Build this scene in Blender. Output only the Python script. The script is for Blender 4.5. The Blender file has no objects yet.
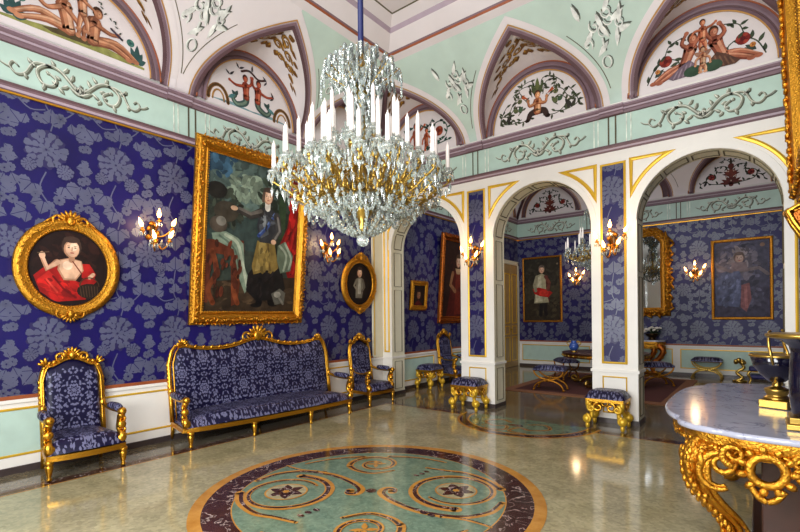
import bpy, math, random
from math import sin, cos, pi, sqrt, atan2, radians, hypot
from mathutils import Vector, Matrix
random.seed(11)
SC = bpy.context.scene
COL = SC.collection

# ------------------------------------------------------------------ colours and materials
def lin(c):
    c = c / 255.0
    return c / 12.92 if c <= 0.04045 else ((c + 0.055) / 1.055) ** 2.4

def rgb(r, g, b):
    return (lin(r), lin(g), lin(b), 1.0)

MATS = {}

def newmat(name):
    m = bpy.data.materials.new(name)
    m.use_nodes = True
    MATS[name] = m
    nt = m.node_tree
    return m, nt, nt.nodes['Principled BSDF']

def nd(nt, kind, **kw):
    n = nt.nodes.new(kind)
    for k, v in kw.items():
        setattr(n, k, v)
    return n

def math_node(nt, op, a, b=None, c=None):
    n = nt.nodes.new('ShaderNodeMath')
    n.operation = op
    for i, x in enumerate((a, b, c)):
        if x is None:
            continue
        if isinstance(x, (int, float)):
            n.inputs[i].default_value = x
        else:
            nt.links.new(x, n.inputs[i])
    return n.outputs[0]

def simple(name, col, rough=0.5, metal=0.0, var=0.0, vscale=8.0, bump=0.0, bscale=40.0, spec=0.5, emit=None, estr=0.0, coat=0.0):
    m, nt, p = newmat(name)
    p.inputs['Base Color'].default_value = rgb(*col)
    p.inputs['Roughness'].default_value = rough
    p.inputs['Metallic'].default_value = metal
    p.inputs['Specular IOR Level'].default_value = spec
    p.inputs['Coat Weight'].default_value = coat
    if emit:
        p.inputs['Emission Color'].default_value = rgb(*emit)
        p.inputs['Emission Strength'].default_value = estr
    if var > 0:
        tc = nd(nt, 'ShaderNodeTexCoord')
        nz = nd(nt, 'ShaderNodeTexNoise')
        nz.inputs['Scale'].default_value = vscale
        nz.inputs['Detail'].default_value = 4
        nt.links.new(tc.outputs['Object'], nz.inputs['Vector'])
        mr = nd(nt, 'ShaderNodeMapRange')
        mr.inputs[1].default_value = 0.3
        mr.inputs[2].default_value = 0.7
        mr.inputs[3].default_value = 1 - var
        mr.inputs[4].default_value = 1 + var
        nt.links.new(nz.outputs['Fac'], mr.inputs[0])
        mx = nd(nt, 'ShaderNodeVectorMath', operation='SCALE')
        mx.inputs[0].default_value = rgb(*col)[:3]
        nt.links.new(mr.outputs[0], mx.inputs['Scale'])
        nt.links.new(mx.outputs[0], p.inputs['Base Color'])
    if bump > 0:
        tc = nd(nt, 'ShaderNodeTexCoord')
        nz = nd(nt, 'ShaderNodeTexNoise')
        nz.inputs['Scale'].default_value = bscale
        nz.inputs['Detail'].default_value = 3
        nt.links.new(tc.outputs['Object'], nz.inputs['Vector'])
        b = nd(nt, 'ShaderNodeBump')
        b.inputs['Strength'].default_value = bump
        b.inputs['Distance'].default_value = 0.01
        nt.links.new(nz.outputs['Fac'], b.inputs['Height'])
        nt.links.new(b.outputs[0], p.inputs['Normal'])
    return m

simple('white_paint', (236, 233, 224), 0.42, var=0.03, vscale=3)
simple('cream_paint', (226, 222, 196), 0.45, var=0.03)
simple('mint_paint', (184, 210, 196), 0.5, var=0.06, vscale=5)
simple('vault_white', (226, 218, 216), 0.7, var=0.04, vscale=2)
simple('vault_mint', (192, 212, 198), 0.7, var=0.07, vscale=2.5)
simple('mauve', (122, 98, 106), 0.55, var=0.08, vscale=6)
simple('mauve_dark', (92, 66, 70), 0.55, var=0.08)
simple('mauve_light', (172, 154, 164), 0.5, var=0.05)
simple('ochre_paint', (190, 140, 70), 0.5, var=0.08)
simple('rust_paint', (150, 78, 40), 0.45, var=0.1)
simple('olive_line', (92, 84, 60), 0.6)
simple('gold', (214, 158, 52), 0.3, 1.0, bump=0.35, bscale=55)
simple('gold_carved', (200, 142, 46), 0.33, 1.0, var=0.18, vscale=30, bump=0.9, bscale=70)
simple('gold_dark', (176, 118, 40), 0.36, 1.0, var=0.2, vscale=25, bump=0.8, bscale=60)
simple('gold_red', (170, 96, 40), 0.35, 1.0, var=0.2, vscale=25, bump=0.8, bscale=60)
simple('gold_paint', (222, 178, 48), 0.35, 0.4, var=0.06)
simple('brass', (190, 156, 76), 0.3, 1.0)
simple('bronze_dark', (60, 44, 26), 0.35, 0.9)
simple('candle_wax', (246, 236, 226), 0.5)
simple('wall_base_dark', (66, 56, 54), 0.3, var=0.15, vscale=14)
simple('plaster_plain', (214, 210, 204), 0.7)
simple('silk_blue', (22, 15, 82), 0.42, var=0.25, vscale=1.2, spec=0.35)
simple('silk_motif', (82, 85, 110), 0.36, var=0.16, vscale=3, spec=0.5)
simple('silk_motif_dim', (38, 34, 80), 0.4, var=0.12, vscale=3)
simple('wood_dark', (58, 30, 20), 0.3, var=0.2, vscale=10)
simple('door_wood', (170, 140, 92), 0.45, var=0.08)
simple('carpet_red', (74, 30, 24), 0.95, var=0.25, vscale=60)
simple('carpet_border', (126, 82, 54), 0.95, var=0.2, vscale=60)
simple('blue_enamel', (12, 10, 28), 0.14, 0.0, coat=0.6)
simple('blue_ribbon', (24, 32, 84), 0.6)
simple('porcelain_blue', (50, 80, 150), 0.2)
simple('leaf_green', (44, 66, 36), 0.6, var=0.2)
simple('petal_white', (240, 238, 230), 0.6)
simple('mirror_glass', (200, 205, 205), 0.03, 1.0)
simple('flame_glow', (255, 226, 180), 0.4, emit=(255, 176, 92), estr=14.0)
simple('black_ebony', (24, 18, 18), 0.3)

def mat_crystal():
    m, nt, p = newmat('crystal')
    p.inputs['Base Color'].default_value = (0.74, 0.81, 0.76, 1)
    p.inputs['Roughness'].default_value = 0.06
    p.inputs['Transmission Weight'].default_value = 0.75
    p.inputs['IOR'].default_value = 1.6
    p.inputs['Specular IOR Level'].default_value = 0.9
mat_crystal()

def mat_painted():
    m, nt, p = newmat('painted')
    at = nd(nt, 'ShaderNodeAttribute', attribute_name='Col')
    tc = nd(nt, 'ShaderNodeTexCoord')
    nz = nd(nt, 'ShaderNodeTexNoise')
    nz.inputs['Scale'].default_value = 9
    nz.inputs['Detail'].default_value = 7
    nt.links.new(tc.outputs['Object'], nz.inputs['Vector'])
    mr = nd(nt, 'ShaderNodeMapRange')
    for i, v in enumerate((0.3, 0.7, 0.62, 1.22)):
        mr.inputs[i + 1].default_value = v
    nt.links.new(nz.outputs['Fac'], mr.inputs[0])
    mx = nd(nt, 'ShaderNodeVectorMath', operation='SCALE')
    nt.links.new(at.outputs['Color'], mx.inputs[0])
    nt.links.new(mr.outputs[0], mx.inputs['Scale'])
    nt.links.new(mx.outputs[0], p.inputs['Base Color'])
    p.inputs['Roughness'].default_value = 0.55
    p.inputs['Specular IOR Level'].default_value = 0.25
mat_painted()

def mat_upholstery():
    """blue silk with a silver damask: mirrored, half-drop repeat of a petalled medallion with scrolls and leaf filler"""
    m, nt, p = newmat('upholstery')
    tc = nd(nt, 'ShaderNodeTexCoord')
    sx = nd(nt, 'ShaderNodeSeparateXYZ')
    nt.links.new(tc.outputs['Object'], sx.inputs[0])
    M = lambda op, a, b=None, c=None: math_node(nt, op, a, b, c)
    W, H = 0.30, 0.40
    X, Y, Z = sx.outputs
    v = M('SUBTRACT', Z, Y)
    fx = M('DIVIDE', X, W)
    col = M('FLOOR', M('ADD', fx, 0.5))
    par = M('ABSOLUTE', M('MODULO', col, 2.0))
    u = M('MULTIPLY', M('SUBTRACT', fx, col), W)
    fv = M('ADD', M('DIVIDE', v, H), M('MULTIPLY', par, 0.5))
    w = M('MULTIPLY', M('SUBTRACT', M('FRACT', fv), 0.5), H)
    au = M('ABSOLUTE', u)
    r = M('SQRT', M('ADD', M('MULTIPLY', u, u), M('MULTIPLY', w, w)))
    th = M('ARCTAN2', w, au)
    # flower head
    edge = M('ADD', 0.080, M('MULTIPLY', M('COSINE', M('MULTIPLY', th, 9.0)), 0.016))
    inside = M('LESS_THAN', r, edge)
    rings = M('SINE', M('ADD', M('MULTIPLY', r, 150.0), M('MULTIPLY', M('COSINE', M('MULTIPLY', th, 9.0)), 1.6)))
    petal = M('GREATER_THAN', rings, -0.25)
    flower = M('MULTIPLY', inside, petal)
    # scroll frame round it
    fr = M('ADD', 0.118, M('MULTIPLY', M('COSINE', M('MULTIPLY', th, 4.0)), 0.022))
    band = M('LESS_THAN', M('ABSOLUTE', M('SUBTRACT', r, fr)), M('ADD', 0.006, M('MULTIPLY', M('SINE', M('MULTIPLY', th, 16.0)), 0.006)))
    # leaf filler (mirrored)
    cb = nd(nt, 'ShaderNodeCombineXYZ')
    nt.links.new(au, cb.inputs[0])
    nt.links.new(w, cb.inputs[1])
    vo = nd(nt, 'ShaderNodeTexVoronoi')
    vo.inputs['Scale'].default_value = 34
    nt.links.new(cb.outputs[0], vo.inputs['Vector'])
    leaf = M('MULTIPLY', M('LESS_THAN', vo.outputs['Distance'], 0.42), M('GREATER_THAN', r, 0.135))
    mask = M('MAXIMUM', M('MAXIMUM', flower, band), leaf)
    mx = nd(nt, 'ShaderNodeMix', data_type='RGBA')
    nt.links.new(mask, mx.inputs['Factor'])
    mx.inputs['A'].default_value = rgb(13, 10, 46)
    mx.inputs['B'].default_value = rgb(104, 104, 134)
    nt.links.new(mx.outputs['Result'], p.inputs['Base Color'])
    rr = nd(nt, 'ShaderNodeMapRange')
    rr.inputs[3].default_value = 0.42
    rr.inputs[4].default_value = 0.34
    nt.links.new(mask, rr.inputs[0])
    nt.links.new(rr.outputs[0], p.inputs['Roughness'])
    p.inputs['Specular IOR Level'].default_value = 0.3
mat_upholstery()

def mat_stone(name, cols, scale, rough, vein=None, chips=0.0, chipcol=None):
    m, nt, p = newmat(name)
    tc = nd(nt, 'ShaderNodeTexCoord')
    nz = nd(nt, 'ShaderNodeTexNoise')
    nz.inputs['Scale'].default_value = scale
    nz.inputs['Detail'].default_value = 8
    nz.inputs['Roughness'].default_value = 0.65
    nt.links.new(tc.outputs['Object'], nz.inputs['Vector'])
    rp = nd(nt, 'ShaderNodeValToRGB')
    rp.color_ramp.elements[0].position = 0.3
    rp.color_ramp.elements[1].position = 0.7
    rp.color_ramp.elements[0].color = rgb(*cols[0])
    rp.color_ramp.elements[1].color = rgb(*cols[1])
    nt.links.new(nz.outputs['Fac'], rp.inputs[0])
    out = rp.outputs[0]
    if chips:
        vo = nd(nt, 'ShaderNodeTexVoronoi')
        vo.inputs['Scale'].default_value = chips
        nt.links.new(tc.outputs['Object'], vo.inputs['Vector'])
        sp = nd(nt, 'ShaderNodeSeparateColor')
        nt.links.new(vo.outputs['Color'], sp.inputs[0])
        mr = nd(nt, 'ShaderNodeMapRange')
        mr.inputs[3].default_value = 0.84
        mr.inputs[4].default_value = 1.14
        nt.links.new(sp.outputs[0], mr.inputs[0])
        sc = nd(nt, 'ShaderNodeVectorMath', operation='SCALE')
        nt.links.new(out, sc.inputs[0])
        nt.links.new(mr.outputs[0], sc.inputs['Scale'])
        out = sc.outputs[0]
    if vein:
        n2 = nd(nt, 'ShaderNodeTexNoise')
        n2.inputs['Scale'].default_value = vein[1]
        n2.inputs['Detail'].default_value = 6
        n2.inputs['Distortion'].default_value = 1.2
        nt.links.new(tc.outputs['Object'], n2.inputs['Vector'])
        d = math_node(nt, 'ABSOLUTE', math_node(nt, 'SUBTRACT', n2.outputs['Fac'], 0.5))
        mr = nd(nt, 'ShaderNodeMapRange')
        for i, q in enumerate((0.0, vein[2], 1.0, 0.0)):
            mr.inputs[i + 1].default_value = q
        nt.links.new(d, mr.inputs[0])
        mx = nd(nt, 'ShaderNodeMix', data_type='RGBA')
        nt.links.new(mr.outputs[0], mx.inputs['Factor'])
        nt.links.new(out, mx.inputs['A'])
        mx.inputs['B'].default_value = rgb(*vein[0])
        out = mx.outputs['Result']
    nt.links.new(out, p.inputs['Base Color'])
    p.inputs['Roughness'].default_value = rough
    p.inputs['Specular IOR Level'].default_value = 0.6
    return m

mat_stone('terrazzo', ((140, 131, 98), (172, 162, 126)), 3.0, 0.10, chips=34)
mat_stone('border_reflect_marble', ((92, 84, 66), (122, 112, 92)), 5.0, 0.10, chips=30)  # border stone, its tone darkened to paint in the wall's reflection
mat_stone('dark_marble', ((46, 24, 22), (72, 42, 38)), 6.0, 0.12, vein=((190, 170, 160), 5.0, 0.012))
mat_stone('ochre_marble', ((164, 108, 40), (196, 142, 66)), 6.0, 0.12)
mat_stone('green_marble', ((88, 110, 92), (122, 140, 116)), 7.0, 0.10, chips=40)
mat_stone('brown_floor', ((88, 72, 52), (118, 98, 70)), 3.0, 0.12)
mat_stone('white_marble', ((150, 152, 166), (172, 174, 188)), 4.0, 0.12, vein=((120, 122, 144), 3.0, 0.02))

# ------------------------------------------------------------------ mesh building
class MB:
    def __init__(s, M=None):
        s.v, s.f, s.mi, s.sm, s.col = [], [], [], [], []
        s.M = M or Matrix()
        s.mats = []

    def idx(s, name):
        if name not in s.mats:
            s.mats.append(name)
        return s.mats.index(name)

    def add(s, vs, fs, mat, smooth=False, col=(1, 1, 1, 1)):
        b = len(s.v)
        M = s.M
        s.v.extend((M @ Vector(q))[:] for q in vs)
        k = s.idx(mat)
        for f in fs:
            s.f.append([b + i for i in f])
            s.mi.append(k)
            s.sm.append(smooth)
            s.col.append(col)

    def box(s, a, b, mat):
        (x0, y0, z0), (x1, y1, z1) = a, b
        v = [(x0, y0, z0), (x1, y0, z0), (x1, y1, z0), (x0, y1, z0), (x0, y0, z1), (x1, y0, z1), (x1, y1, z1), (x0, y1, z1)]
        s.add(v, [(0, 3, 2, 1), (4, 5, 6, 7), (0, 1, 5, 4), (1, 2, 6, 5), (2, 3, 7, 6), (3, 0, 4, 7)], mat)

    def tube(s, pts, r, mat, n=8, closed=False, flat=None, smooth=True):
        pts = [Vector(p) for p in pts]
        N = len(pts)
        rs = r if isinstance(r, (list, tuple)) else [r] * N
        tan = []
        for i in range(N):
            a = pts[(i - 1) % N] if (closed or i > 0) else pts[i]
            b = pts[(i + 1) % N] if (closed or i < N - 1) else pts[i]
            t = b - a
            tan.append(t.normalized() if t.length > 1e-9 else Vector((0, 0, 1)))
        up = Vector((0, 0, 1)) if abs(tan[0].z) < 0.9 else Vector((1, 0, 0))
        nrm = (up - tan[0] * up.dot(tan[0])).normalized()
        vs, fs = [], []
        for i in range(N):
            nrm = nrm - tan[i] * nrm.dot(tan[i])
            if nrm.length < 1e-6:
                nrm = tan[i].orthogonal()
            nrm.normalize()
            bi = tan[i].cross(nrm)
            for k in range(n):
                a = 2 * pi * k / n
                e1, e2 = cos(a) * rs[i], sin(a) * rs[i]
                q = nrm * e1 + bi * e2
                if flat:
                    ax = Vector(flat[0])
                    q = q - ax * q.dot(ax) * (1 - flat[1])
                vs.append(pts[i] + q)
        M = N if closed else N - 1
        for i in range(M):
            j = (i + 1) % N
            for k in range(n):
                k2 = (k + 1) % n
                fs.append((i * n + k, i * n + k2, j * n + k2, j * n + k))
        if not closed:
            fs.append(tuple(range(n))[::-1])
            fs.append(tuple((N - 1) * n + k for k in range(n)))
        s.add(vs, fs, mat, smooth)

    def lathe(s, prof, mat, n=20, c=(0, 0, 0), smooth=True, a0=0.0, a1=2 * pi):
        vs, fs = [], []
        full = abs(a1 - a0 - 2 * pi) < 1e-6
        m = n if full else n + 1
        for (r, z) in prof:
            for k in range(m):
                a = a0 + (a1 - a0) * k / n
                vs.append((c[0] + r * cos(a), c[1] + r * sin(a), c[2] + z))
        for i in range(len(prof) - 1):
            for k in range(n):
                k2 = (k + 1) % m
                fs.append((i * m + k, i * m + k2, (i + 1) * m + k2, (i + 1) * m + k))
        if full:
            if prof[0][0] > 1e-5:
                fs.append(tuple(range(n))[::-1])
            if prof[-1][0] > 1e-5:
                fs.append(tuple((len(prof) - 1) * n + k for k in range(n)))
        s.add(vs, fs, mat, smooth)

    def ell(s, c, r, mat, nu=8, nv=6, R=None):
        vs, fs = [], []
        c = Vector(c)
        for j in range(nv + 1):
            ph = -pi / 2 + pi * j / nv
            for i in range(nu):
                a = 2 * pi * i / nu
                q = Vector((r[0] * cos(ph) * cos(a), r[1] * cos(ph) * sin(a), r[2] * sin(ph)))
                if R:
                    q = R @ q
                vs.append(c + q)
        for j in range(nv):
            for i in range(nu):
                i2 = (i + 1) % nu
                fs.append((j * nu + i, j * nu + i2, (j + 1) * nu + i2, (j + 1) * nu + i))
        s.add(vs, fs, mat, True)

    def gem(s, c, r, h, mat='crystal', n=6, spin=0.0):
        x, y, z = c
        vs = [(x + r * cos(2 * pi * k / n + spin), y + r * sin(2 * pi * k / n + spin), z) for k in range(n)]
        vs += [(x, y, z + h * 0.55), (x, y, z - h)]
        fs = []
        for k in range(n):
            k2 = (k + 1) % n
            fs.append((k, k2, n))
            fs.append((k2, k, n + 1))
        s.add(vs, fs, mat)

    def prism(s, poly, y0, y1, mat, smooth=False):
        """polygon in the XZ plane extruded from y0 (towards viewer, smaller) to y1"""
        n = len(poly)
        vs = [(p[0], y0, p[1]) for p in poly] + [(p[0], y1, p[1]) for p in poly]
        fs = [tuple(range(n)), tuple(range(2 * n - 1, n - 1, -1))]
        s.add(vs, fs, mat)
        fs = [(i, i + n, (i + 1) % n + n, (i + 1) % n) for i in range(n)]
        s.add(vs, fs, mat, smooth)

    def slab(s, poly, z0, z1, mat, smooth=False):
        n = len(poly)
        vs = [(p[0], p[1], z0) for p in poly] + [(p[0], p[1], z1) for p in poly]
        s.add(vs, [tuple(range(n))[::-1], tuple(range(n, 2 * n))], mat)
        s.add(vs, [(i, (i + 1) % n, (i + 1) % n + n, i + n) for i in range(n)], mat, smooth)

    def grid(s, rows, mat, smooth=True, closeu=False):
        m = len(rows[0])
        vs = [q for r in rows for q in r]
        fs = []
        for i in range(len(rows) - 1):
            for k in range(m if closeu else m - 1):
                k2 = (k + 1) % m
                fs.append((i * m + k, i * m + k2, (i + 1) * m + k2, (i + 1) * m + k))
        s.add(vs, fs, mat, smooth)

    def sweep(s, prof, path, mat, closed=True, smooth=False):
        """profile of (out, height) swept along a path in the XZ plane; out = away from the left of travel, height = towards -Y"""
        N = len(path)
        P = [Vector((p[0], p[1])) for p in path]
        rows = []
        for i in range(N):
            a = P[(i - 1) % N] if (closed or i > 0) else None
            b = P[(i + 1) % N] if (closed or i < N - 1) else None
            d1 = (P[i] - a).normalized() if a is not None else None
            d2 = (b - P[i]).normalized() if b is not None else None
            d1 = d1 or d2
            d2 = d2 or d1
            n1 = Vector((d1.y, -d1.x))
            n2 = Vector((d2.y, -d2.x))
            nn = n1 + n2
            if nn.length < 1e-6:
                nn = n1.copy()
            nn.normalize()
            k = 1 / max(0.35, nn.dot(n1))
            rows.append([(P[i].x + nn.x * o * k, -h, P[i].y + nn.y * o * k) for (o, h) in prof])
        if closed:
            rows.append(rows[0])
        s.grid(rows, mat, smooth)

    def build(s, name, parent=None, loc=None, bevel=0.0, colattr=False):
        me = bpy.data.meshes.new(name)
        me.from_pydata(s.v, [], s.f)
        for mname in s.mats:
            me.materials.append(MATS[mname])
        me.polygons.foreach_set('material_index', s.mi)
        me.polygons.foreach_set('use_smooth', s.sm)
        if colattr or 'painted' in s.mats:
            ca = me.color_attributes.new('Col', 'FLOAT_COLOR', 'CORNER')
            buf = []
            for f, c in zip(s.f, s.col):
                buf.extend(tuple(c) * len(f))
            ca.data.foreach_set('color', buf)
        me.update()
        o = bpy.data.objects.new(name, me)
        COL.objects.link(o)
        if parent is not None:
            o.parent = parent
        if loc is not None:
            o.location = loc
        if bevel:
            md = o.modifiers.new('bevel', 'BEVEL')
            md.width = bevel
            md.segments = 2
            md.limit_method = 'ANGLE'
            md.angle_limit = radians(40)
        return o

def tag(o, label=None, cat=None, group=None, kind=None):
    if label:
        o['label'] = label
    if cat:
        o['category'] = cat
    if group:
        o['group'] = group
    if kind:
        o['kind'] = kind
    return o

def thing(name, label, cat, loc=(0, 0, 0), rz=0.0, group=None, rx=0.0):
    o = bpy.data.objects.new(name, None)
    COL.objects.link(o)
    o.location = loc
    o.rotation_euler = (rx, 0, rz)
    o.empty_display_size = 0.1
    return tag(o, label, cat, group)

def struct(mb, name, **kw):
    o = mb.build(name, **kw)
    o['kind'] = 'structure'
    return o

def kids(o):
    return [c for c in bpy.data.objects if c.parent == o]

def dup(root, loc, rz, label, group=None):
    r = root.copy()
    COL.objects.link(r)
    r.location = loc
    r.rotation_euler = (root.rotation_euler[0], 0, rz)
    r['label'] = label
    if group:
        r['group'] = group
    for ch in kids(root):
        c = ch.copy()
        COL.objects.link(c)
        c.parent = r
        for g in kids(ch):
            d = g.copy()
            COL.objects.link(d)
            d.parent = c
    return r

# ------------------------------------------------------------------ flat painting
def clip_poly(pts, box):
    x0, z0, x1, z1 = box
    for axis, lim, sgn in ((0, x0, 1), (0, x1, -1), (1, z0, 1), (1, z1, -1)):
        out = []
        n = len(pts)
        for i in range(n):
            a, b = pts[i], pts[(i + 1) % n]
            da, db = sgn * (a[axis] - lim), sgn * (b[axis] - lim)
            if da >= 0:
                out.append(a)
            if (da >= 0) != (db >= 0):
                t = da / (da - db)
                out.append((a[0] + t * (b[0] - a[0]), a[1] + t * (b[1] - a[1])))
        pts = out
        if len(pts) < 3:
            return []
    return pts

class Paint:
    """flat coloured shapes laid on a surface: (x, z, layer) -> point through self.map"""
    def __init__(s, mb, fmap=None, clip=None, eps=0.00012, mat='painted', h0=0.0):
        s.mb, s.clip, s.eps, s.mat, s.h = mb, clip, eps, mat, h0
        s.map = fmap or (lambda x, z, h: (x, -h, z))
        s.ox = s.oz = 0.0
        s.k = 1.0
        s.flip = 1.0

    def up(s):
        s.h += s.eps

    def poly(s, pts, col, mat=None, up=True):
        if up:
            s.up()
        pts = [(s.ox + s.flip * s.k * p[0], s.oz + s.k * p[1]) for p in pts]
        if s.clip:
            pts = clip_poly(pts, s.clip)
            if len(pts) < 3:
                return
        ar = sum(pts[i][0] * pts[(i + 1) % len(pts)][1] - pts[(i + 1) % len(pts)][0] * pts[i][1] for i in range(len(pts)))
        if ar < 0:
            pts = pts[::-1]
        s.mb.add([s.map(p[0], p[1], s.h) for p in pts], [tuple(range(len(pts)))], mat or s.mat, False, rgb(*col) if col else (1, 1, 1, 1))

    def strip(s, L, R, col, mat=None, up=True):
        if up:
            s.up()
        for i in range(len(L) - 1):
            q = [L[i], R[i], R[i + 1], L[i + 1]]
            s.poly(q, col, mat, False)

    def ell(s, x, z, rx, rz, col, rot=0.0, n=14, mat=None, up=True):
        c, d = cos(rot), sin(rot)
        s.poly([(x + rx * cos(a) * c - rz * sin(a) * d, z + rx * cos(a) * d + rz * sin(a) * c) for a in (2 * pi * k / n for k in range(n))], col, mat, up)

    def limb(s, pts, ws, col, mat=None, up=True, ends=True):
        if up:
            s.up()
        N = len(pts)
        if not isinstance(ws, (list, tuple)):
            ws = [ws] * N
        L, R = [], []
        for i in range(N):
            a, b = pts[max(0, i - 1)], pts[min(N - 1, i + 1)]
            dx, dz = b[0] - a[0], b[1] - a[1]
            l = hypot(dx, dz) or 1
            nx, nz = -dz / l, dx / l
            L.append((pts[i][0] + nx * ws[i] / 2, pts[i][1] + nz * ws[i] / 2))
            R.append((pts[i][0] - nx * ws[i] / 2, pts[i][1] - nz * ws[i] / 2))
        s.strip(L, R, col, mat, False)
        if ends:
            for i in (0, N - 1):
                if ws[i] > 0.01:
                    s.ell(pts[i][0], pts[i][1], ws[i] / 2, ws[i] / 2, col, 0, 8, mat, False)

    def dabs(s, x, z, rx, rz, col, n, size=.07, jit=.28, ang=None, seed=1):
        """brush strokes scattered over an area"""
        rnd = random.Random(seed)
        for k in range(n):
            a, r = rnd.random() * 2 * pi, sqrt(rnd.random())
            f = 1 + (rnd.random() - .5) * 2 * jit
            c = tuple(min(255, max(0, q * f)) for q in col)
            s.h += 0.00004
            w = size * (.5 + rnd.random())
            s.ell(x + rx * r * cos(a), z + rz * r * sin(a), w, w * (.3 + .3 * rnd.random()), c, rnd.random() * 3.1 if ang is None else ang + (rnd.random() - .5) * .6, 8, up=False)

    def leaf(s, x, z, ang, ln, wd, col, mat=None, up=True):
        c, d = cos(ang), sin(ang)
        q = [(0, 0), (0.25, 0.42), (0.5, 0.5), (0.8, 0.26), (1, 0), (0.8, -0.26), (0.5, -0.5), (0.25, -0.42)]
        s.poly([(x + ln * a * c - wd * b * d, z + ln * a * d + wd * b * c) for a, b in q], col, mat, up)

    def petal(s, x, z, ang, r0, r1, wd, col, mat=None, up=False):
        c, d = cos(ang), sin(ang)
        L = r1 - r0
        q = [(r0, -wd * 0.22), (r0 + L * 0.55, -wd * 0.5), (r0 + L * 0.9, -wd * 0.42), (r0 + L, -wd * 0.16), (r0 + L * 0.93, 0),
             (r0 + L, wd * 0.16), (r0 + L * 0.9, wd * 0.42), (r0 + L * 0.55, wd * 0.5), (r0, wd * 0.22)]
        s.poly([(x + a * c - b * d, z + a * d + b * c) for a, b in q], col, mat, up)

def smooth_path(pts, n=6):
    out = []
    N = len(pts)
    for i in range(N - 1):
        p0, p1, p2, p3 = pts[max(0, i - 1)], pts[i], pts[i + 1], pts[min(N - 1, i + 2)]
        for k in range(n):
            t = k / n
            out.append(tuple(0.5 * ((2 * p1[j]) + (-p0[j] + p2[j]) * t + (2 * p0[j] - 5 * p1[j] + 4 * p2[j] - p3[j]) * t * t + (-p0[j] + 3 * p1[j] - 3 * p2[j] + p3[j]) * t ** 3) for j in range(len(p1))))
    out.append(tuple(pts[-1]))
    return out

def spiral(cx, cz, r0, r1, a0, turns, n=30):
    """from radius r0 at angle a0 winding to r1"""
    out = []
    for i in range(n + 1):
        t = i / n
        r = r0 + (r1 - r0) * t
        a = a0 + turns * 2 * pi * t
        out.append((cx + r * cos(a), cz + r * sin(a)))
    return out

def arcpts(cx, cz, r, a0, a1, n=16, rz=None):
    rz = rz or r
    return [(cx + r * cos(a0 + (a1 - a0) * i / n), cz + rz * sin(a0 + (a1 - a0) * i / n)) for i in range(n + 1)]
# ------------------------------------------------------------------ the place: sizes in metres, camera over (0,0)
XL, XR = -6.362, 0.53
YN, YA, TH, YB = -1.0, 7.485, 0.42, 14.4
YR = YA + TH
Z0, ZD, ZF0, ZF1 = 4.82, 0.80, 4.10, 4.62
INS, ZTOP = 1.35, 6.10
CX = (XL + XR) / 2 - 0.009
ARCH = [-5.262, -2.925, -0.62]
AHW, ASPR = 0.83, 3.03

cam = bpy.data.cameras.new('camera')
cam.lens = 463.2 * 36 / 800
cam.sensor_fit = 'HORIZONTAL'
cam.shift_y = (316.25 - 266) / 800
cam.clip_start = 0.05
co = bpy.data.objects.new('camera', cam)
COL.objects.link(co)
co.matrix_world = Matrix.Translation((0, 0, 1.65)) @ Matrix.Rotation(0.6655, 4, 'Z') @ Matrix.Rotation(pi / 2, 4, 'X') @ Matrix.Rotation(-0.010, 4, 'Z')
SC.camera = co

M_LEFT = Matrix.Translation((XL, 0, 0)) @ Matrix.Rotation(pi / 2, 4, 'Z')
M_ARC = Matrix.Translation((0, YA, 0))
M_REAR = Matrix.Translation((0, YB, 0))
M_RIGHT = Matrix.Translation((XR, 0, 0)) @ Matrix.Rotation(-pi / 2, 4, 'Z')

# ------------------------------------------------------------------ silk damask wall hanging
def peony(p, x, z, R, seed=0):
    """a full blown peony: lobed ground, ruffled petals with gaps between them"""
    rnd = random.Random(seed)
    n = 13
    out = []
    for k in range(n * 4):
        a = 2 * pi * k / (n * 4)
        r = R * (1.03 + 0.09 * sin(n * a + seed))
        out.append((x + r * cos(a), z + 1.08 * r * sin(a)))
    p.poly(out, None, 'silk_blue')
    p.poly([(x + (q[0] - x) * .93, z + (q[1] - z) * .93) for q in out], None, 'silk_motif_dim')
    for n, r0, r1, w, ph in ((12, 0.62, 1.02, 0.38, 0.2), (9, 0.36, 0.68, 0.33, 0.0), (6, 0.06, 0.40, 0.25, 0.3)):
        p.ell(x, z, R * (r1 - .10), R * 1.08 * (r1 - .10), None, n=20, mat='silk_motif_dim')
        p.up()
        for k in range(n):
            a = 2 * pi * k / n + ph + (rnd.random() - .5) * .18
            j = 1 + 0.16 * (rnd.random() - .5)
            p.petal(x, z, a, r0 * R, r1 * R * j, w * R, None)

def split_leaf(p, x, z, a, ln, wd):
    c, d = cos(a), sin(a)
    for sg in (1, -1):
        q = [(0, 0.03), (0.12, 0.34), (0.26, 0.36), (0.34, 0.56), (0.52, 0.46), (0.60, 0.52), (0.80, 0.24), (1, 0.03)]
        p.poly([(x + ln * u * c - wd * sg * v * d, z + ln * u * d + wd * sg * v * c) for u, v in q], None, up=False)

def sprig(p, x, z, a, s):
    """trefoil of leaves"""
    h0 = p.h
    for da, l in ((0, 1.0), (.95, .8), (-.95, .8)):
        p.h += 0.00003
        split_leaf(p, x + .02 * s * cos(a + da), z + .02 * s * sin(a + da), a + da, .15 * s * l, .12 * s * l)
    p.h = h0

def floret(p, x, z, r):
    for k in range(5):
        p.petal(x, z, k * 1.257 + x * 5, r * .18, r, r * .95, None)

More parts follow.
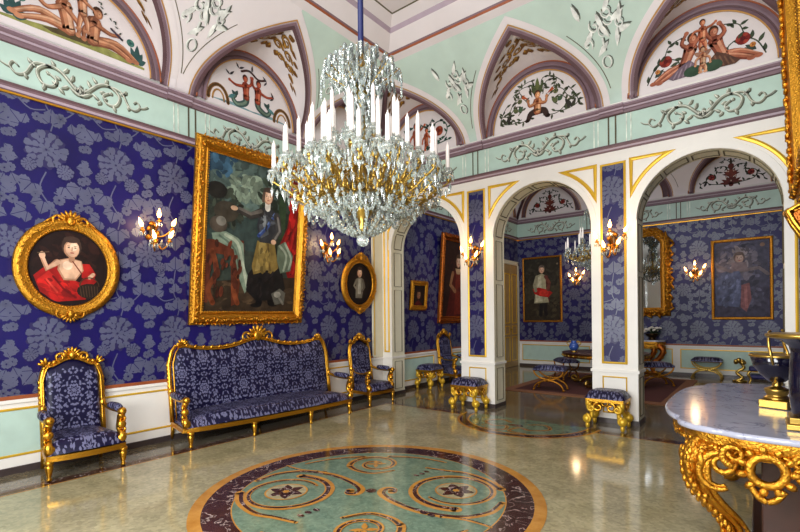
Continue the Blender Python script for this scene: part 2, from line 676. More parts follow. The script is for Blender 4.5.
def damask_tile(p, x, z):
    """one repeat 0.715 wide and 2.1 high, big peony at (x, z)"""
    base = p.h
    for pts in ([(-.02, -.2), (-.08, -.4), (.02, -.6), (0, -.75)], [(0, .2), (.05, .4), (-.03, .6), (0, .9)], [(.05, -.42), (.2, -.46), (.28, -.36)], [(-.05, -.42), (-.2, -.47), (-.28, -.36)],
                [(.03, .45), (.16, .46), (.26, .56)], [(-.02, .5), (-.16, .47), (-.27, .56)]):
        p.limb([(x + a, z + b) for a, b in smooth_path(pts, 4)], 0.014, None, up=False, ends=False)
    p.up()
    for (lx, lz, a, s) in ((-.24, .27, 2.2, 1.0), (.25, .28, .8, 1.0), (-.31, -.06, 3.3, .8), (.32, -.08, -.2, .75), (.02, .34, 1.5, 1.1), (-.14, -.33, -2.2, 1.1), (.15, -.32, -.9, 1.1),
                           (-.27, .52, 1.6, 1.0), (.27, .54, 1.5, 1.0), (-.15, .68, 2.4, .9), (.15, .72, .7, .9), (0, .58, 1.57, .8), (-.04, -.52, -1.8, 1.0),
                           (.28, -.42, .3, .95), (-.28, -.40, 2.9, .95), (.0, -.74, -1.57, 1.2), (-.19, -.66, -2.7, 1.0), (.19, -.68, -.4, 1.0),
                           (.0, .88, 1.57, 1.2), (-.13, .86, 2.6, .9), (.13, .87, .5, .9), (.1, -.94, -.6, .9), (-.1, -.92, -2.6, .9)):
        sprig(p, x + lx, z + lz, a, s)
        p.h += 0.00009
    for (lx, lz, r) in ((-.33, .16, .05), (.34, .15, .045), (-.34, -.22, .05), (.33, -.24, .05), (.1, -.50, .06), (-.12, -.46, .05), (.12, .44, .06), (-.1, .40, .05), (-.35, .66, .055), (.33, .40, .05), (.08, .76, .05), (-.06, .74, .04),
                        (.3, -.55, .05), (-.32, -.56, .05), (.05, -.64, .04), (-.05, -.86, .045), (.06, 1.0, .05)):
        floret(p, x + lx, z + lz, r)
        p.h += 0.00009
    peony(p, x - 0.02, z + 0.05, 0.205, 1)
    p.up()
    peony(p, x + 0.16, z - 0.17, 0.085, 2)
    p.up()
    peony(p, x - 0.18, z - 0.15, 0.07, 3)
    p.up()
    peony(p, x + 0.3575, z - 1.02, 0.17, 4)
    p.up()
    peony(p, x + 0.3575 + .13, z - 1.18, 0.07, 5)
    p.h = base

def damask(mb, x0, x1, z0, z1, ph_x, ph_z, h=0.004):
    mb.add([(x0, -h, z0), (x1, -h, z0), (x1, -h, z1), (x0, -h, z1)], [(0, 1, 2, 3)], 'silk_blue')
    p = Paint(mb, clip=(x0, z0, x1, z1), mat='silk_motif', h0=h + 0.0004, eps=0.00022)
    k0 = int(math.floor((x0 - ph_x) / 0.715)) - 1
    k1 = int(math.ceil((x1 - ph_x) / 0.715)) + 1
    for k in range(k0, k1 + 1):
        for j in range(-3, 3):
            xx, zz = ph_x + 0.715 * k, ph_z + 2.1 * j
            if zz - 1.4 < z1 and zz + 1.05 > z0 and xx + 0.6 > x0 and xx - 0.6 < x1:
                damask_tile(p, xx, zz)

# ------------------------------------------------------------------ grey painted acanthus scrolls of the frieze
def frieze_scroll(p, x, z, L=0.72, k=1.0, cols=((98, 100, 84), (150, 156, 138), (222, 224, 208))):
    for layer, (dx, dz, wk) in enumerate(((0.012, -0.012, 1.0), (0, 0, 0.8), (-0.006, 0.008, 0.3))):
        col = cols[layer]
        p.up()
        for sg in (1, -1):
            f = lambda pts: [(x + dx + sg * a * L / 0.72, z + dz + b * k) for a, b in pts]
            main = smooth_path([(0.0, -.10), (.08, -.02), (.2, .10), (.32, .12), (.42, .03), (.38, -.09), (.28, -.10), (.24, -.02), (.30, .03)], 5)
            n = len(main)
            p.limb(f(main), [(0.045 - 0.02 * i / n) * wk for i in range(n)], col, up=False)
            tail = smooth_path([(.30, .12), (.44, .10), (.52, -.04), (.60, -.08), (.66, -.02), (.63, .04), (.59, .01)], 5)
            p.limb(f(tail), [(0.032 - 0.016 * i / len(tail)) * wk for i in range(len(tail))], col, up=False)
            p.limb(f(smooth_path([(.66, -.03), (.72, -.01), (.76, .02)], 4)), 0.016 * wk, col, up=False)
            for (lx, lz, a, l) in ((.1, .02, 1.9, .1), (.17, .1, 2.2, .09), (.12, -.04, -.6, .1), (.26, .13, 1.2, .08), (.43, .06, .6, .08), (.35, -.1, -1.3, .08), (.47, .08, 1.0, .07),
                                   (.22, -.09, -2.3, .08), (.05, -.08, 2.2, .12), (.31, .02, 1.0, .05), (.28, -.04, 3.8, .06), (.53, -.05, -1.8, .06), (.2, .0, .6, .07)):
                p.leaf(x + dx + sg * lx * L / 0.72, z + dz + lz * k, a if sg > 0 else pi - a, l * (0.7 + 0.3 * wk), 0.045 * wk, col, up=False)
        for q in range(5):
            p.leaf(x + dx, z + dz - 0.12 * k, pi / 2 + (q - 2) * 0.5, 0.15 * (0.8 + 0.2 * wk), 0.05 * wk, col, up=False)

# ------------------------------------------------------------------ cove, lunettes, webs
def zc(i):
    return Z0 + (ZTOP - Z0) * (max(i, 0) / INS) ** 0.75

def cove_map(s, i, h):
    return (s, -i - 0.6 * h, zc(i) - 0.8 * h)

def web_scroll(p, dim):
    cols = ((112, 74, 26), (176, 130, 52)) if not dim else ((84, 52, 36), (110, 76, 52))  # dim set is darker, the rear room's weak light painted in
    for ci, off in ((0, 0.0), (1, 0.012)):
        col = cols[ci]
        p.up()
        for sg in (1, -1):
            for (cx, cz, r) in ((.09, .74, .085), (.22, .62, .075), (.33, .50, .06), (.07, .56, .07), (.19, .44, .055), (.42, .40, .045)):
                pts = spiral(sg * cx, cz + off, r, r * 0.25, 0.5, 1.25 * sg, 12)
                p.limb(pts, [(0.045 - 0.002 * i) * (1 if ci == 0 else .45) for i in range(13)], col, up=False)
            for (cx, cz, a) in ((.05, .84, 1.2), (.15, .78, .4), (.46, .33, -.6), (.12, .46, -1.4), (.27, .70, .9), (.38, .42, -.4), (.3, .58, .2), (.13, .64, 2.2), (.25, .52, -1.1), (.02, .44, -1.5), (.5, .36, .1), (.36, .6, 1.0)):
                p.leaf(sg * cx, cz + off, a if sg > 0 else pi - a, .12 if ci == 0 else .08, .07 if ci == 0 else .03, col, up=False)

def vault(M, s0, s1, cells, corners, name, fields, dim=False, mitre=(True, True)):  # dim: darker colours stand for the weak light of the rear room
    """cells: (centre, kind) kind 0 = free cell, -1 = cell in the low corner, 1 = cell in the high corner"""
    P18 = 1.8
    def wcell(W, ia, i):
        return W * (1 - min(1, i / ia) ** P18)
    def ecorner(k, i):
        pk = 0.97 + 0.75 * k
        return max(i, pk + (1.97 + k - pk) * (1 - min(1, i / pk) ** P18)) if i < pk else i
    mb = MB(M)
    bounds = []
    lo = ('c', s0, 1) if corners[0] else ('m', s0, 1)
    for (sc, kd) in cells:
        if kd == 0:
            bounds.append((lo, ('w', sc, -1)))
            lo = ('w', sc, 1)
    bounds.append((lo, ('c', s1, -1) if corners[1] else ('m', s1, -1)))
    def ev(b, i):
        if b[0] == 'm':
            return b[1] + b[2] * i
        if b[0] == 'c':
            return b[1] + b[2] * ecorner(0, i)
        return b[1] + b[2] * wcell(0.94, 1.02, i)
    rows_i = [INS * (j / 22) ** 1.4 for j in range(23)]
    for gi, (a, b) in enumerate(bounds):
        rows = []
        for i in rows_i:
            u, v = ev(a, i), ev(b, i)
            rows.append([(u + (v - u) * t / 6, -i, zc(i)) for t in range(7)])
        mb.grid(rows, fields[gi % len(fields)])
    p = Paint(mb, cove_map, eps=0.0004, h0=0.002)
    bands = ((-0.02, 0.03, 'mauve_dark', .018), (0.03, 0.068, 'mauve', .02), (0.068, 0.08, 'mauve_light', .02), (0.08, 0.098, 'ochre_paint', .012), (0.098, 0.19, 'vault_white', .006))
    T = [t / 24 for t in range(25)]
    def band(f):
        for (ka, kb, mt, hh) in bands:
            p.h = hh
            p.strip([f(ka, t) for t in T], [f(kb, t) for t in T], None, mt, False)
    grey = 'olive_line'
    for (sc, kd) in cells:
        arcA = [pi - pi * t / 32 for t in range(33)]
        if kd == 0:
            for sg in (-1, 1):
                band(lambda k, t: (sc + sg * (0.94 + k) * (1 - t ** P18), (1.02 + 1.05 * k) * t))
                p.h = 0.004
                p.strip([(sc + sg * (1.17 * (1 - t ** P18)), 1.29 * t) for t in T[2:15]], [(sc + sg * (1.182 * (1 - t ** P18)), 1.30 * t) for t in T[2:15]], None, grey, False)
            gl = lambda t, sg: (sc + sg * 0.94 * (1 - t ** P18), -1.02 * t, zc(1.02 * t))
        else:
            C0 = s0 if kd < 0 else s1
            dr = 1 if kd < 0 else -1
            def edge(k, t):
                pk = 0.97 + 0.75 * k
                return (C0 + dr * (pk + (1.97 + k - pk) * (1 - t ** P18)), pk * t)
            band(edge)
            def gl(t, sg, C0=C0, dr=dr):
                if sg == dr:
                    e = edge(0, t)
                    return (e[0], -e[1], zc(e[1]))
                i = 0.97 * t
                return (C0 + dr * i, -i, zc(i))
            mb.tube([(C0 + dr * i, -i, zc(i) - 0.02) for i in [0.97 * t / 14 for t in range(15)]], 0.045, 'mauve_dark', 8)
        def A(t, sg):
            a = pi / 2 + sg * (-(1 - t)) * pi / 2
            return (sc + 0.93 * cos(a), 0.0, Z0 + 0.99 * sin(a))
        for sg in (-1, 1):
            rows = []
            for t in T:
                g, w = Vector(gl(t, sg)), Vector(A(t, sg))
                rows.append([tuple(w + (g - w) * q / 6 + Vector((0, 0, 0.05 * sin(pi * q / 6)))) for q in range(7)])
            mb.grid(rows, 'vault_white')
            # dark line inside the groin
        def wm(x, z, h, gl=gl, A=A):
            sg = 1 if x >= 0 else -1
            t = 1 - min(1, abs(x))
            g, w = Vector(gl(t, sg)), Vector(A(t, sg))
            q = w + (g - w) * z + Vector((0, -0.5 * h - 0.006, 0.05 * sin(pi * z) - h - 0.012))
            return tuple(q)
        pw = Paint(mb, wm, eps=0.0005)
        web_scroll(pw, dim)
        # arch moulding on the wall and the white field
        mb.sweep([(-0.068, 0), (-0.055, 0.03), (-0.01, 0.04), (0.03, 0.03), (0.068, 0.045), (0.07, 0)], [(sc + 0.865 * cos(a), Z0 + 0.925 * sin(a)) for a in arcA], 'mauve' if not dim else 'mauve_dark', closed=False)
        for rr, mt in ((0.795, 'ochre_paint'), (0.925, 'rust_paint'), (0.845, 'mauve_dark')):
            mb.tube([(sc + rr * cos(a), -0.03, Z0 + rr * 1.07 * sin(a)) for a in arcA], 0.012, mt, 6)
        mb.add([(sc + 0.80 * cos(a), -0.004, Z0 + 0.86 * sin(a)) for a in arcA], [tuple(range(33))[::-1]], 'vault_white')
    return mb, p

def trophy(p, s, i0, k=1.0):
    """painted grisaille trophy hanging on a pendentive"""
    rnd = random.Random(int(s * 100))
    for col, off in (((92, 96, 88), 0.016), ((188, 196, 184), 0.0), ((236, 238, 230), -0.008)):
        p.up()
        r2 = random.Random(3)
        for q in range(16):
            a = r2.random() * 6.28
            cx, cz = s + off + (r2.random() - 0.5) * 0.42 * k, i0 + off + (r2.random() - 0.5) * 0.3 * k
            if q % 3 == 0:
                p.limb(spiral(cx, cz, 0.06 * k, 0.02, a, 0.9, 9), 0.014, col, up=False)
            else:
                p.leaf(cx, cz, a, 0.17 * k, 0.05 * k, col, up=False)
        p.limb([(s + off, i0 - 0.12), (s + off, i0 - 0.24)], 0.02, col, up=False)
        p.limb(arcpts(s + off, i0 - 0.30 * k, 0.05 * k, 0, 2 * pi, 12), 0.012, col, up=False)

# ------------------------------------------------------------------ walls
def cornice(mb, x0, x1, gold_edge, brk=()):
    lo = [(0, 0), (0.02, 0.03), (0.045, 0.04), (0.06, 0.06), (0.09, 0.065), (0.10, 0.0)]
    hi = [(0, 0.0), (0.012, 0.03), (0.05, 0.034), (0.06, 0.05), (0.085, 0.05), (0.095, 0.07), (0.125, 0.07), (0.14, 0.08), (0.16, 0.0)]
    def run(prof, z, mats, xa, xb, extra=0.0):
        for k in range(len(prof) - 1):
            (d0, h0), (d1, h1) = prof[k], prof[k + 1]
            mb.add([(xa, -h0 - extra, z + d0), (xb, -h0 - extra, z + d0), (xb, -h1 - extra, z + d1), (xa, -h1 - extra, z + d1)], [(0, 1, 2, 3)], mats[k % len(mats)])
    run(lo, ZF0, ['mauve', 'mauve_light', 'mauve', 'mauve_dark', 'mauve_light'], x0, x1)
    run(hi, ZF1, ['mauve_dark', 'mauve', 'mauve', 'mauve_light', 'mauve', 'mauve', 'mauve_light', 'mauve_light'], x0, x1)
    for b in brk:
        for xa in (b - 0.17, b + 0.17):
            mb.add([(xa, 0, ZF1)] + [(xa, -h - 0.025, ZF1 + d) for d, h in hi] + [(xa, 0, ZF1 + 0.16)], [tuple(range(len(hi) + 2))], 'mauve')
        run(hi, ZF1, ['mauve_dark', 'mauve', 'mauve', 'mauve_light', 'mauve', 'mauve', 'mauve_light', 'mauve_light'], b - 0.17, b + 0.17, 0.025)
    if gold_edge:
        mb.box((x0, -0.03, ZF0 - 0.018), (x1, 0, ZF0 + 0.004), 'gold')

def frieze(mb, x0, x1, bays, piers):
    mb.add([(x0, -0.006, ZF0 + 0.09), (x1, -0.006, ZF0 + 0.09), (x1, -0.006, ZF1 + 0.01), (x0, -0.006, ZF1 + 0.01)], [(0, 1, 2, 3)], 'mint_paint')
    p = Paint(mb, h0=0.007, clip=(x0, ZF0, x1, ZF1 + 0.05), eps=0.0004)
    for b in bays:
        frieze_scroll(p, b, (ZF0 + 0.1 + ZF1) / 2)
    for b in piers:
        for d in (-0.05, 0.05):
            p.poly([(b + d - 0.011, ZF0 + 0.1), (b + d + 0.011, ZF0 + 0.1), (b + d + 0.011, ZF1), (b + d - 0.011, ZF1)], (92, 84, 62))
        for d in (-0.26, -0.2, 0.2, 0.26):
            p.poly([(b + d - 0.008, ZF0 + 0.1), (b + d + 0.008, ZF0 + 0.1), (b + d + 0.008, ZF1), (b + d - 0.008, ZF1)], (228, 236, 222))

def dado(mb, x0, x1, panels, gold='gold_paint', fills=('mint_paint',)):
    mb.box((x0, -0.018, 0.07), (x1, 0, ZD), 'white_paint')
    mb.box((x0, -0.04, ZD - 0.045), (x1, 0, ZD - 0.005), 'white_paint')
    mb.box((x0, -0.028, ZD - 0.005), (x1, 0, ZD + 0.035), 'rust_paint')
    for k, (a, b) in enumerate(panels):
        mb.add([(a, -0.0185, 0.2), (b, -0.0185, 0.2), (b, -0.0185, 0.68), (a, -0.0185, 0.68)], [(0, 1, 2, 3)], fills[min(k, len(fills) - 1)])
        pr = [(-0.014, 0), (-0.008, 0.012), (0.008, 0.012), (0.014, 0)]
        mb.sweep([(o, h + 0.018) for o, h in pr], [(a, 0.195), (b, 0.195), (b, 0.69), (a, 0.69)], gold)

# floor
fl = MB()
fl.add([(XL - .3, YN - .2, 0), (XR + .3, YN - .2, 0), (XR + .3, YB + .2, 0), (XL - .3, YB + .2, 0)], [(0, 1, 2, 3)], 'terrazzo')
pf = Paint(fl, lambda x, z, h: (x, z, h), eps=0.0002)
W0, W1 = 0.58, 0.74
def frect(x0, y0, x1, y1, mt):
    pf.poly([(x0, y0), (x1, y0), (x1, y1), (x0, y1)], None, mt, False)
pf.up()
frect(XL, YN, XL + W0, YA, 'border_reflect_marble'); frect(XL + W0, YA - W0, XR, YA + TH, 'border_reflect_marble')
frect(XL, YA, XL + W0, YA + TH, 'border_reflect_marble')
frect(XL - .2, YR, XR + .2, YB + .1, 'brown_floor')
pf.up()
frect(XL + W0, YN, XL + W1, YA - W1, 'dark_marble'); frect(XL + W0, YA - W1, XR, YA - W0, 'dark_marble')
pf.up()
frect(XL + W1, YN, XL + W1 + 0.02, YA - W1, 'ochre_marble'); frect(XL + W1, YA - W1 - 0.02, XR, YA - W1, 'ochre_marble')
def disc(cx, cy, r, mt, a0=0, a1=2 * pi):
    pf.poly([(cx + r * cos(a0 + (a1 - a0) * k / 72), cy + r * sin(a0 + (a1 - a0) * k / 72)) for k in range(72 if a1 - a0 > 6 else 73)], None, mt)
HX, HY = -2.925, 6.95
for r, mt in ((1.10, 'ochre_marble'), (1.06, 'dark_marble'), (0.94, 'ochre_marble'), (0.91, 'green_marble')):
    disc(HX, HY, r, mt, pi, 2 * pi)
pf.ox, pf.oz = HX, HY
for sg in (1, -1):
    pts = smooth_path([(sg * .15, -.3), (sg * .35, -.2), (sg * .5, -.42), (sg * .3, -.62), (sg * .1, -.55), (sg * .05, -.8), (sg * .3, -.84)], 6)
    pf.limb(pts, 0.05, None, 'ochre_marble')
    pf.limb(pts, 0.02, None, 'dark_marble')
pf.ell(0, -0.45, 0.12, 0.06, None, mat='dark_marble')
CMX, CMY, CMR = -2.922, 3.255, 1.582
pf.ox = pf.oz = 0
for r, mt in ((CMR, 'ochre_marble'), (1.48, 'dark_marble'), (1.245, 'ochre_marble'), (1.235, 'green_marble')):
    disc(CMX, CMY, r, mt)
pf.ox, pf.oz = CMX, CMY
for k in range(4):
    a0 = radians(38 + 90 * k)
    big = k % 2 == 0
    rot = lambda pts: [(a * cos(a0) - b * sin(a0), a * sin(a0) + b * cos(a0)) for a, b in pts]
    c0 = 0.80
    q = rot([(c0, 0)])[0]
    def band(pts, w0, w1, dx=0.014, dy=0.0):
        n = len(pts)
        ws = [w0 + (w1 - w0) * i / (n - 1) for i in range(n)]
        ws = [w * 1.25 for w in ws]
        pf.limb(rot(pts), ws, None, 'ochre_marble')
        pf.limb(rot([(a + dx * (c0 - a) / .45, b - dx * b / .45) for a, b in pts]), [w * .42 for w in ws], None, 'dark_marble')
    if big:
        band([(c0 + (.30 + .13 * i / 50) * cos(-2.6 + 7.2 * i / 50), (.30 + .13 * i / 50) * sin(-2.6 + 7.2 * i / 50)) for i in range(51)], .03, .085)
        band(smooth_path([(1.17, -.30), (1.02, -.50), (.76, -.58), (.45, -.47), (.22, -.26), (.10, -.06), (.13, .06), (.20, .05), (.2, -.02)], 8), .05, .07)
        band(smooth_path([(c0 + .43, .02), (1.14, .26), (.95, .48), (.76, .56), (.56, .66)], 7), .075, .03)
        band(smooth_path([(.60, -.57), (.78, -.62), (.93, -.72), (.98, -.77)], 6), .03, .02)
        pf.ell(q[0], q[1], 0.20, 0.20, None, mat='ochre_marble', n=28)
        pf.ell(q[0], q[1], 0.185, 0.185, None, mat='terrazzo', n=28)
        pf.up()
        for j in range(6):
            pf.leaf(q[0] + .02 * cos(j * pi / 3 + .3), q[1] + .02 * sin(j * pi / 3 + .3), j * pi / 3 + 0.3, 0.155, 0.10, None, 'dark_marble', up=False)
        pf.ell(q[0], q[1], 0.03, 0.03, None, mat='ochre_marble', n=12)
    else:
        band([(c0 + (.05 + .24 * i / 60) * cos(-1.5 + 9.6 * i / 60), (.05 + .24 * i / 60) * sin(-1.5 + 9.6 * i / 60)) for i in range(61)], .03, .06)
        e_ = (c0 + .29 * cos(8.1), .29 * sin(8.1))
        band(smooth_path([e_, (c0 - .2, .2), (c0 - .3, .02), (c0 - .22, -.2)], 6), .06, .03)
        for sg in (1, -1):
            pts = [(r_ * cos(t_), r_ * sin(t_)) for r_, t_ in [(1.08 + .06 * i / 20, sg * (.14 + .62 * i / 20)) for i in range(21)]]
            band(pts, .05, .02)
        for j in range(4):
            pf.leaf(q[0], q[1], a0 + j * 1.6, 0.12, 0.05, None, 'ochre_marble', up=False)
    for j, (dx, dy) in enumerate(((.44, .44), (.50, .49), (.55, .55))):
        w_ = rot([(dx, dy - .02)])[0]
        pf.ell(w_[0], w_[1], 0.034, 0.024, None, mat='dark_marble', up=False)
pf.ell(0, 0, 0.05, 0.05, None, mat='dark_marble')
pf.up()
struct(fl, 'floor')

# wall_left (front and rear room share it)
wl = MB(M_LEFT)
wl.box((YN - .2, 0.0, 0), (YB + .3, 0.3, 6.4), 'plaster_plain')
damask(wl, YN, YA, ZD, ZF0, 1.677, 3.52)
damask(wl, YR, YB, ZD, ZF0, 8.6, 3.4)
struct(wl, 'wall_left')
tl = MB(M_LEFT)
dado(tl, YN, YA, [(YN + .1, 1.9), (2.0, 5.6), (5.7, 7.1)], fills=('mint_paint', 'white_paint'))
dado(tl, YR, YB, [(8.0, 9.4), (9.6, 11.4), (11.6, 13.1)])
tl.box((7.16, -0.03, ZD), (YA, 0, ZF0), 'cream_paint')
tl.box((7.20, -0.034, ZD + .05), (7.23, 0, ZF0 - .1), 'gold_paint')
struct(tl, 'trim_1', bevel=0.004)
bl = MB(M_LEFT)
bl.box((YN, -0.035, 0), (YA, 0, 0.075), 'wall_base_dark')
bl.box((YR, -0.035, 0), (YB, 0, 0.075), 'wall_base_dark')
struct(bl, 'baseboard_left')
LB = [2.0, 4.35, 6.38]
cl = MB(M_LEFT)
cornice(cl, YN, YA, True, (3.17, 5.4))
cornice(cl, YR, YB, True)
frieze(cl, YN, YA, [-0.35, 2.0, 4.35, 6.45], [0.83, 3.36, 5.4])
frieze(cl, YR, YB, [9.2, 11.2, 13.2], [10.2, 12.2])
struct(cl, 'trim_2')

# arcade
wa = MB(M_ARC)
PIER = [(XL, ARCH[0] - AHW), (ARCH[0] + AHW, ARCH[1] - AHW), (ARCH[1] + AHW, ARCH[2] - AHW), (ARCH[2] + AHW, XR)]
WT = 6.2
NA = 28
for y, flip in ((0.0, 1), (TH, -1)):
    for (a, b) in PIER:
        wa.add([(a, y, 0), (b, y, 0), (b, y, WT), (a, y, WT)], [(0, 1, 2, 3)[::flip]], 'white_paint')
    for c in ARCH:
        for k in range(NA):
            a0, a1 = pi - pi * k / NA, pi - pi * (k + 1) / NA
            x0, x1 = c + AHW * cos(a0), c + AHW * cos(a1)
            wa.add([(x0, y, ASPR + AHW * sin(a0)), (x1, y, ASPR + AHW * sin(a1)), (x1, y, WT), (x0, y, WT)], [(0, 1, 2, 3)[::flip]], 'white_paint')
for c in ARCH:
    path = [(c - AHW, 0)] + [(c + AHW * cos(pi - pi * k / NA), ASPR + AHW * sin(pi - pi * k / NA)) for k in range(NA + 1)] + [(c + AHW, 0)]
    rows = [[(x, 0, z), (x, TH, z)] for x, z in path]
    wa.grid(rows, 'cream_paint', False)
PC = [(-6.362 + -6.092) / 2, (PIER[1][0] + PIER[1][1]) / 2, (PIER[2][0] + PIER[2][1]) / 2, 0.46]
damask(wa, PC[1] - .15, PC[1] + .15, 0.93, 3.9, PC[1], 3.5)
damask(wa, PC[2] - .15, PC[2] + .15, 0.93, 3.9, PC[2], 3.47)
damask(wa, 0.345, XR, 0.93, 3.9, 0.5, 3.2)
struct(wa, 'wall_arcade')
ta = MB(M_ARC)
gp = [(-0.018, 0), (-0.014, 0.014), (0, 0.02), (0.014, 0.014), (0.018, 0)]
for k, hw in ((1, .165), (2, .165)):
    ta.sweep(gp, [(PC[k] - hw, 0.915), (PC[k] + hw, 0.915), (PC[k] + hw, 3.915), (PC[k] - hw, 3.915)], 'gold_paint')
    ta.sweep([(o * .6, h * .6) for o, h in gp], [(PC[k] - hw, 0.16), (PC[k] + hw, 0.16), (PC[k] + hw, 0.70), (PC[k] - hw, 0.70)], 'gold_paint')
ta.sweep(gp, [(-6.28, 0.915), (-6.17, 0.915), (-6.17, 3.915), (-6.28, 3.915)], 'gold_paint')
ta.sweep(gp, [(0.325, 0.915), (0.60, 0.915), (0.60, 3.915), (0.325, 3.915)], 'gold_paint')
for (a, b) in PIER:
    ra, rb = (a - 0.02 if a > XL + .01 else a), (b + 0.02 if b < XR - .01 else b)
    ta.box((ra, -0.02, ZD - 0.03), (rb, TH + 0.02, ZD + 0.012), 'white_paint')
for c in ARCH:
    # archivolt and gilt spandrel frames
    ta.sweep([(-0.045, 0), (-0.04, 0.012), (0.04, 0.012), (0.045, 0)], [(c + 0.875 * cos(a), ASPR + 0.875 * sin(a)) for a in [pi * k / 36 for k in range(37)]], 'white_paint', closed=False)
    for sg in (1, -1):
        a1, a2 = math.acos(0.90 / 0.985), math.asin(0.90 / 0.985)
        arc = [(0.985 * cos(a1 + (a2 - a1) * k / 12), 0.985 * sin(a1 + (a2 - a1) * k / 12)) for k in range(13)]
        path = [(c + sg * 0.90, ASPR + 0.90)] + [(c + sg * x, ASPR + z) for x, z in reversed(arc)]
        ta.sweep([(o * 1.6, h_ * 1.2) for o, h_ in gp], path, 'gold_paint')
    # panel lines on the reveals and soffit
    for sx in (-1, 1):
        xx = c + sx * (AHW - 0.003)
        for (z0, z1) in ((0.13, 0.70), (0.90, 2.2), (2.28, 2.98)):
            ta.tube([(xx, 0.09, z0), (xx, TH - 0.09, z0), (xx, TH - 0.09, z1), (xx, 0.09, z1)], 0.009, 'olive_line', 6, closed=True)
    for k in range(7):
        a0, a1 = pi * (k + 0.08) / 7, pi * (k + 0.92) / 7
        pts = [(c + (AHW - .004) * cos(a0 + (a1 - a0) * q / 8), ASPR + (AHW - .004) * sin(a0 + (a1 - a0) * q / 8)) for q in range(9)]
        ta.tube([(x, 0.09, z) for x, z in pts] + [(x, TH - .09, z) for x, z in reversed(pts)], 0.009, 'olive_line', 6, closed=True)
struct(ta, 'trim_3')
ba = MB(M_ARC)
for (a, b) in PIER:
    ra, rb = (a - 0.012 if a > XL + .01 else a), (b + 0.012 if b < XR - .01 else b)
    ba.box((ra, -0.012, 0), (rb, TH + 0.012, 0.072), 'wall_base_dark')
struct(ba, 'baseboard_arcade')
ca = MB(M_ARC)
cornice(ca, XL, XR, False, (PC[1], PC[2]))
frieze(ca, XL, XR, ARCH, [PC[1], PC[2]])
struct(ca, 'trim_4')

# rear wall
wr = MB(M_REAR)
wr.box((XL - .3, 0, 0), (XR + .3, 0.3, 6.6), 'plaster_plain')
damask(wr, XL, XR, ZD, ZF0, -1.314, 3.3)
struct(wr, 'wall_rear')
tr = MB(M_REAR)
dado(tr, XL, XR, [(-6.2, -4.1), (-3.9, -1.95), (-1.75, 0.4)])
cornice(tr, XL, XR, True, (PC[1], PC[2]))
frieze(tr, XL, XR, ARCH, [PC[1], PC[2]])
struct(tr, 'trim_5')
br = MB(M_REAR)
br.box((XL, -0.035, 0), (XR, 0, 0.075), 'wall_base_dark')
struct(br, 'baseboard_rear')
# right and near walls
wq = MB(M_RIGHT)
wq.box((-YB - .3, 0, 0), (-YN + .2, 0.3, 6.6), 'plaster_plain')
wq.box((-YA, -0.01, ZD), (-YN, 0, ZF0), 'silk_blue')
wq.box((-YB, -0.01, ZD), (-YR, 0, ZF0), 'silk_blue')
struct(wq, 'wall_right')
wn = MB()
wn.box((XL - .3, YN - .3, 0), (XR + .3, YN, 6.6), 'plaster_plain')
struct(wn, 'wall_near')

# vaults
v1, p1 = vault(M_LEFT, YN, YA, [(2.0, 0), (4.35, 0), (LB[2], 1)], (False, True), 'v', ['vault_white', 'vault_white', 'vault_mint'])  # paler fields on this side: the light difference is put into the colour
trophy(p1, 3.17, 0.72, 1.15)
trophy(p1, 5.46, 0.85, 0.9)
struct(v1, 'ceiling_cove_left')
v2, p2 = vault(M_ARC, XL, XR, [(XL + 1.1, -1), (ARCH[1], 0), (XR - 1.15, 1)], (True, True), 'v', ['vault_mint', 'vault_mint'])
trophy(p2, -4.12, 0.68, 1.1)
trophy(p2, -1.74, 0.72, 1.2)
struct(v2, 'ceiling_cove_arcade')
v3, _ = vault(M_RIGHT, -YA, -YN, [], (False, False), 'v', ['vault_white'])
struct(v3, 'ceiling_cove_right')
v4, _ = vault(Matrix.Translation((0, YN, 0)) @ Matrix.Rotation(pi, 4, 'Z'), -XR, -XL, [], (False, False), 'v', ['vault_white'])
struct(v4, 'ceiling_cove_near')
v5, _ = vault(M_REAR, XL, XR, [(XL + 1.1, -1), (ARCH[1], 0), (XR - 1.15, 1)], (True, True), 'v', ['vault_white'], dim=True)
struct(v5, 'ceiling_cove_rear')
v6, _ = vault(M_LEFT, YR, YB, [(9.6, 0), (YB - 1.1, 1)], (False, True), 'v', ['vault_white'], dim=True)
struct(v6, 'ceiling_cove_rear_left')

ce = MB()
ce.box((XL - .2, YN - .2, 6.45), (XR + .2, YR, 6.6), 'vault_mint')
ce.box((XL - .2, YR, 6.2), (XR + .2, YB + .2, 6.4), 'vault_white')
def ring(d0, z0, d1, z1, mt):
    a = [(XL + d0, YN + d0, z0), (XR - d0, YN + d0, z0), (XR - d0, YA - d0, z0), (XL + d0, YA - d0, z0)]
    b = [(XL + d1, YN + d1, z1), (XR - d1, YN + d1, z1), (XR - d1, YA - d1, z1), (XL + d1, YA - d1, z1)]
    ce.add(a + b, [(k, (k + 1) % 4, (k + 1) % 4 + 4, k + 4) for k in range(4)], mt)
ring(1.22, 6.01, 1.235, 6.02, 'olive_line')
ring(1.235, 6.02, 1.36, 6.07, 'vault_white')
ring(1.36, 6.07, 1.375, 6.10, 'rust_paint')
ring(1.375, 6.10, 1.39, 6.12, 'mauve')
ring(1.39, 6.12, 1.60, 6.27, 'vault_white')
ring(1.60, 6.27, 1.64, 6.33, 'mauve_light')
ring(1.64, 6.33, 1.80, 6.40, 'vault_white')
ring(1.80, 6.40, 1.82, 6.41, 'olive_line')
ring(1.82, 6.41, 3.44, 6.42, 'vault_white')
struct(ce, 'ceiling')
# ------------------------------------------------------------------ painted figures
SK = ((150, 92, 64), (196, 136, 100), (226, 178, 142))

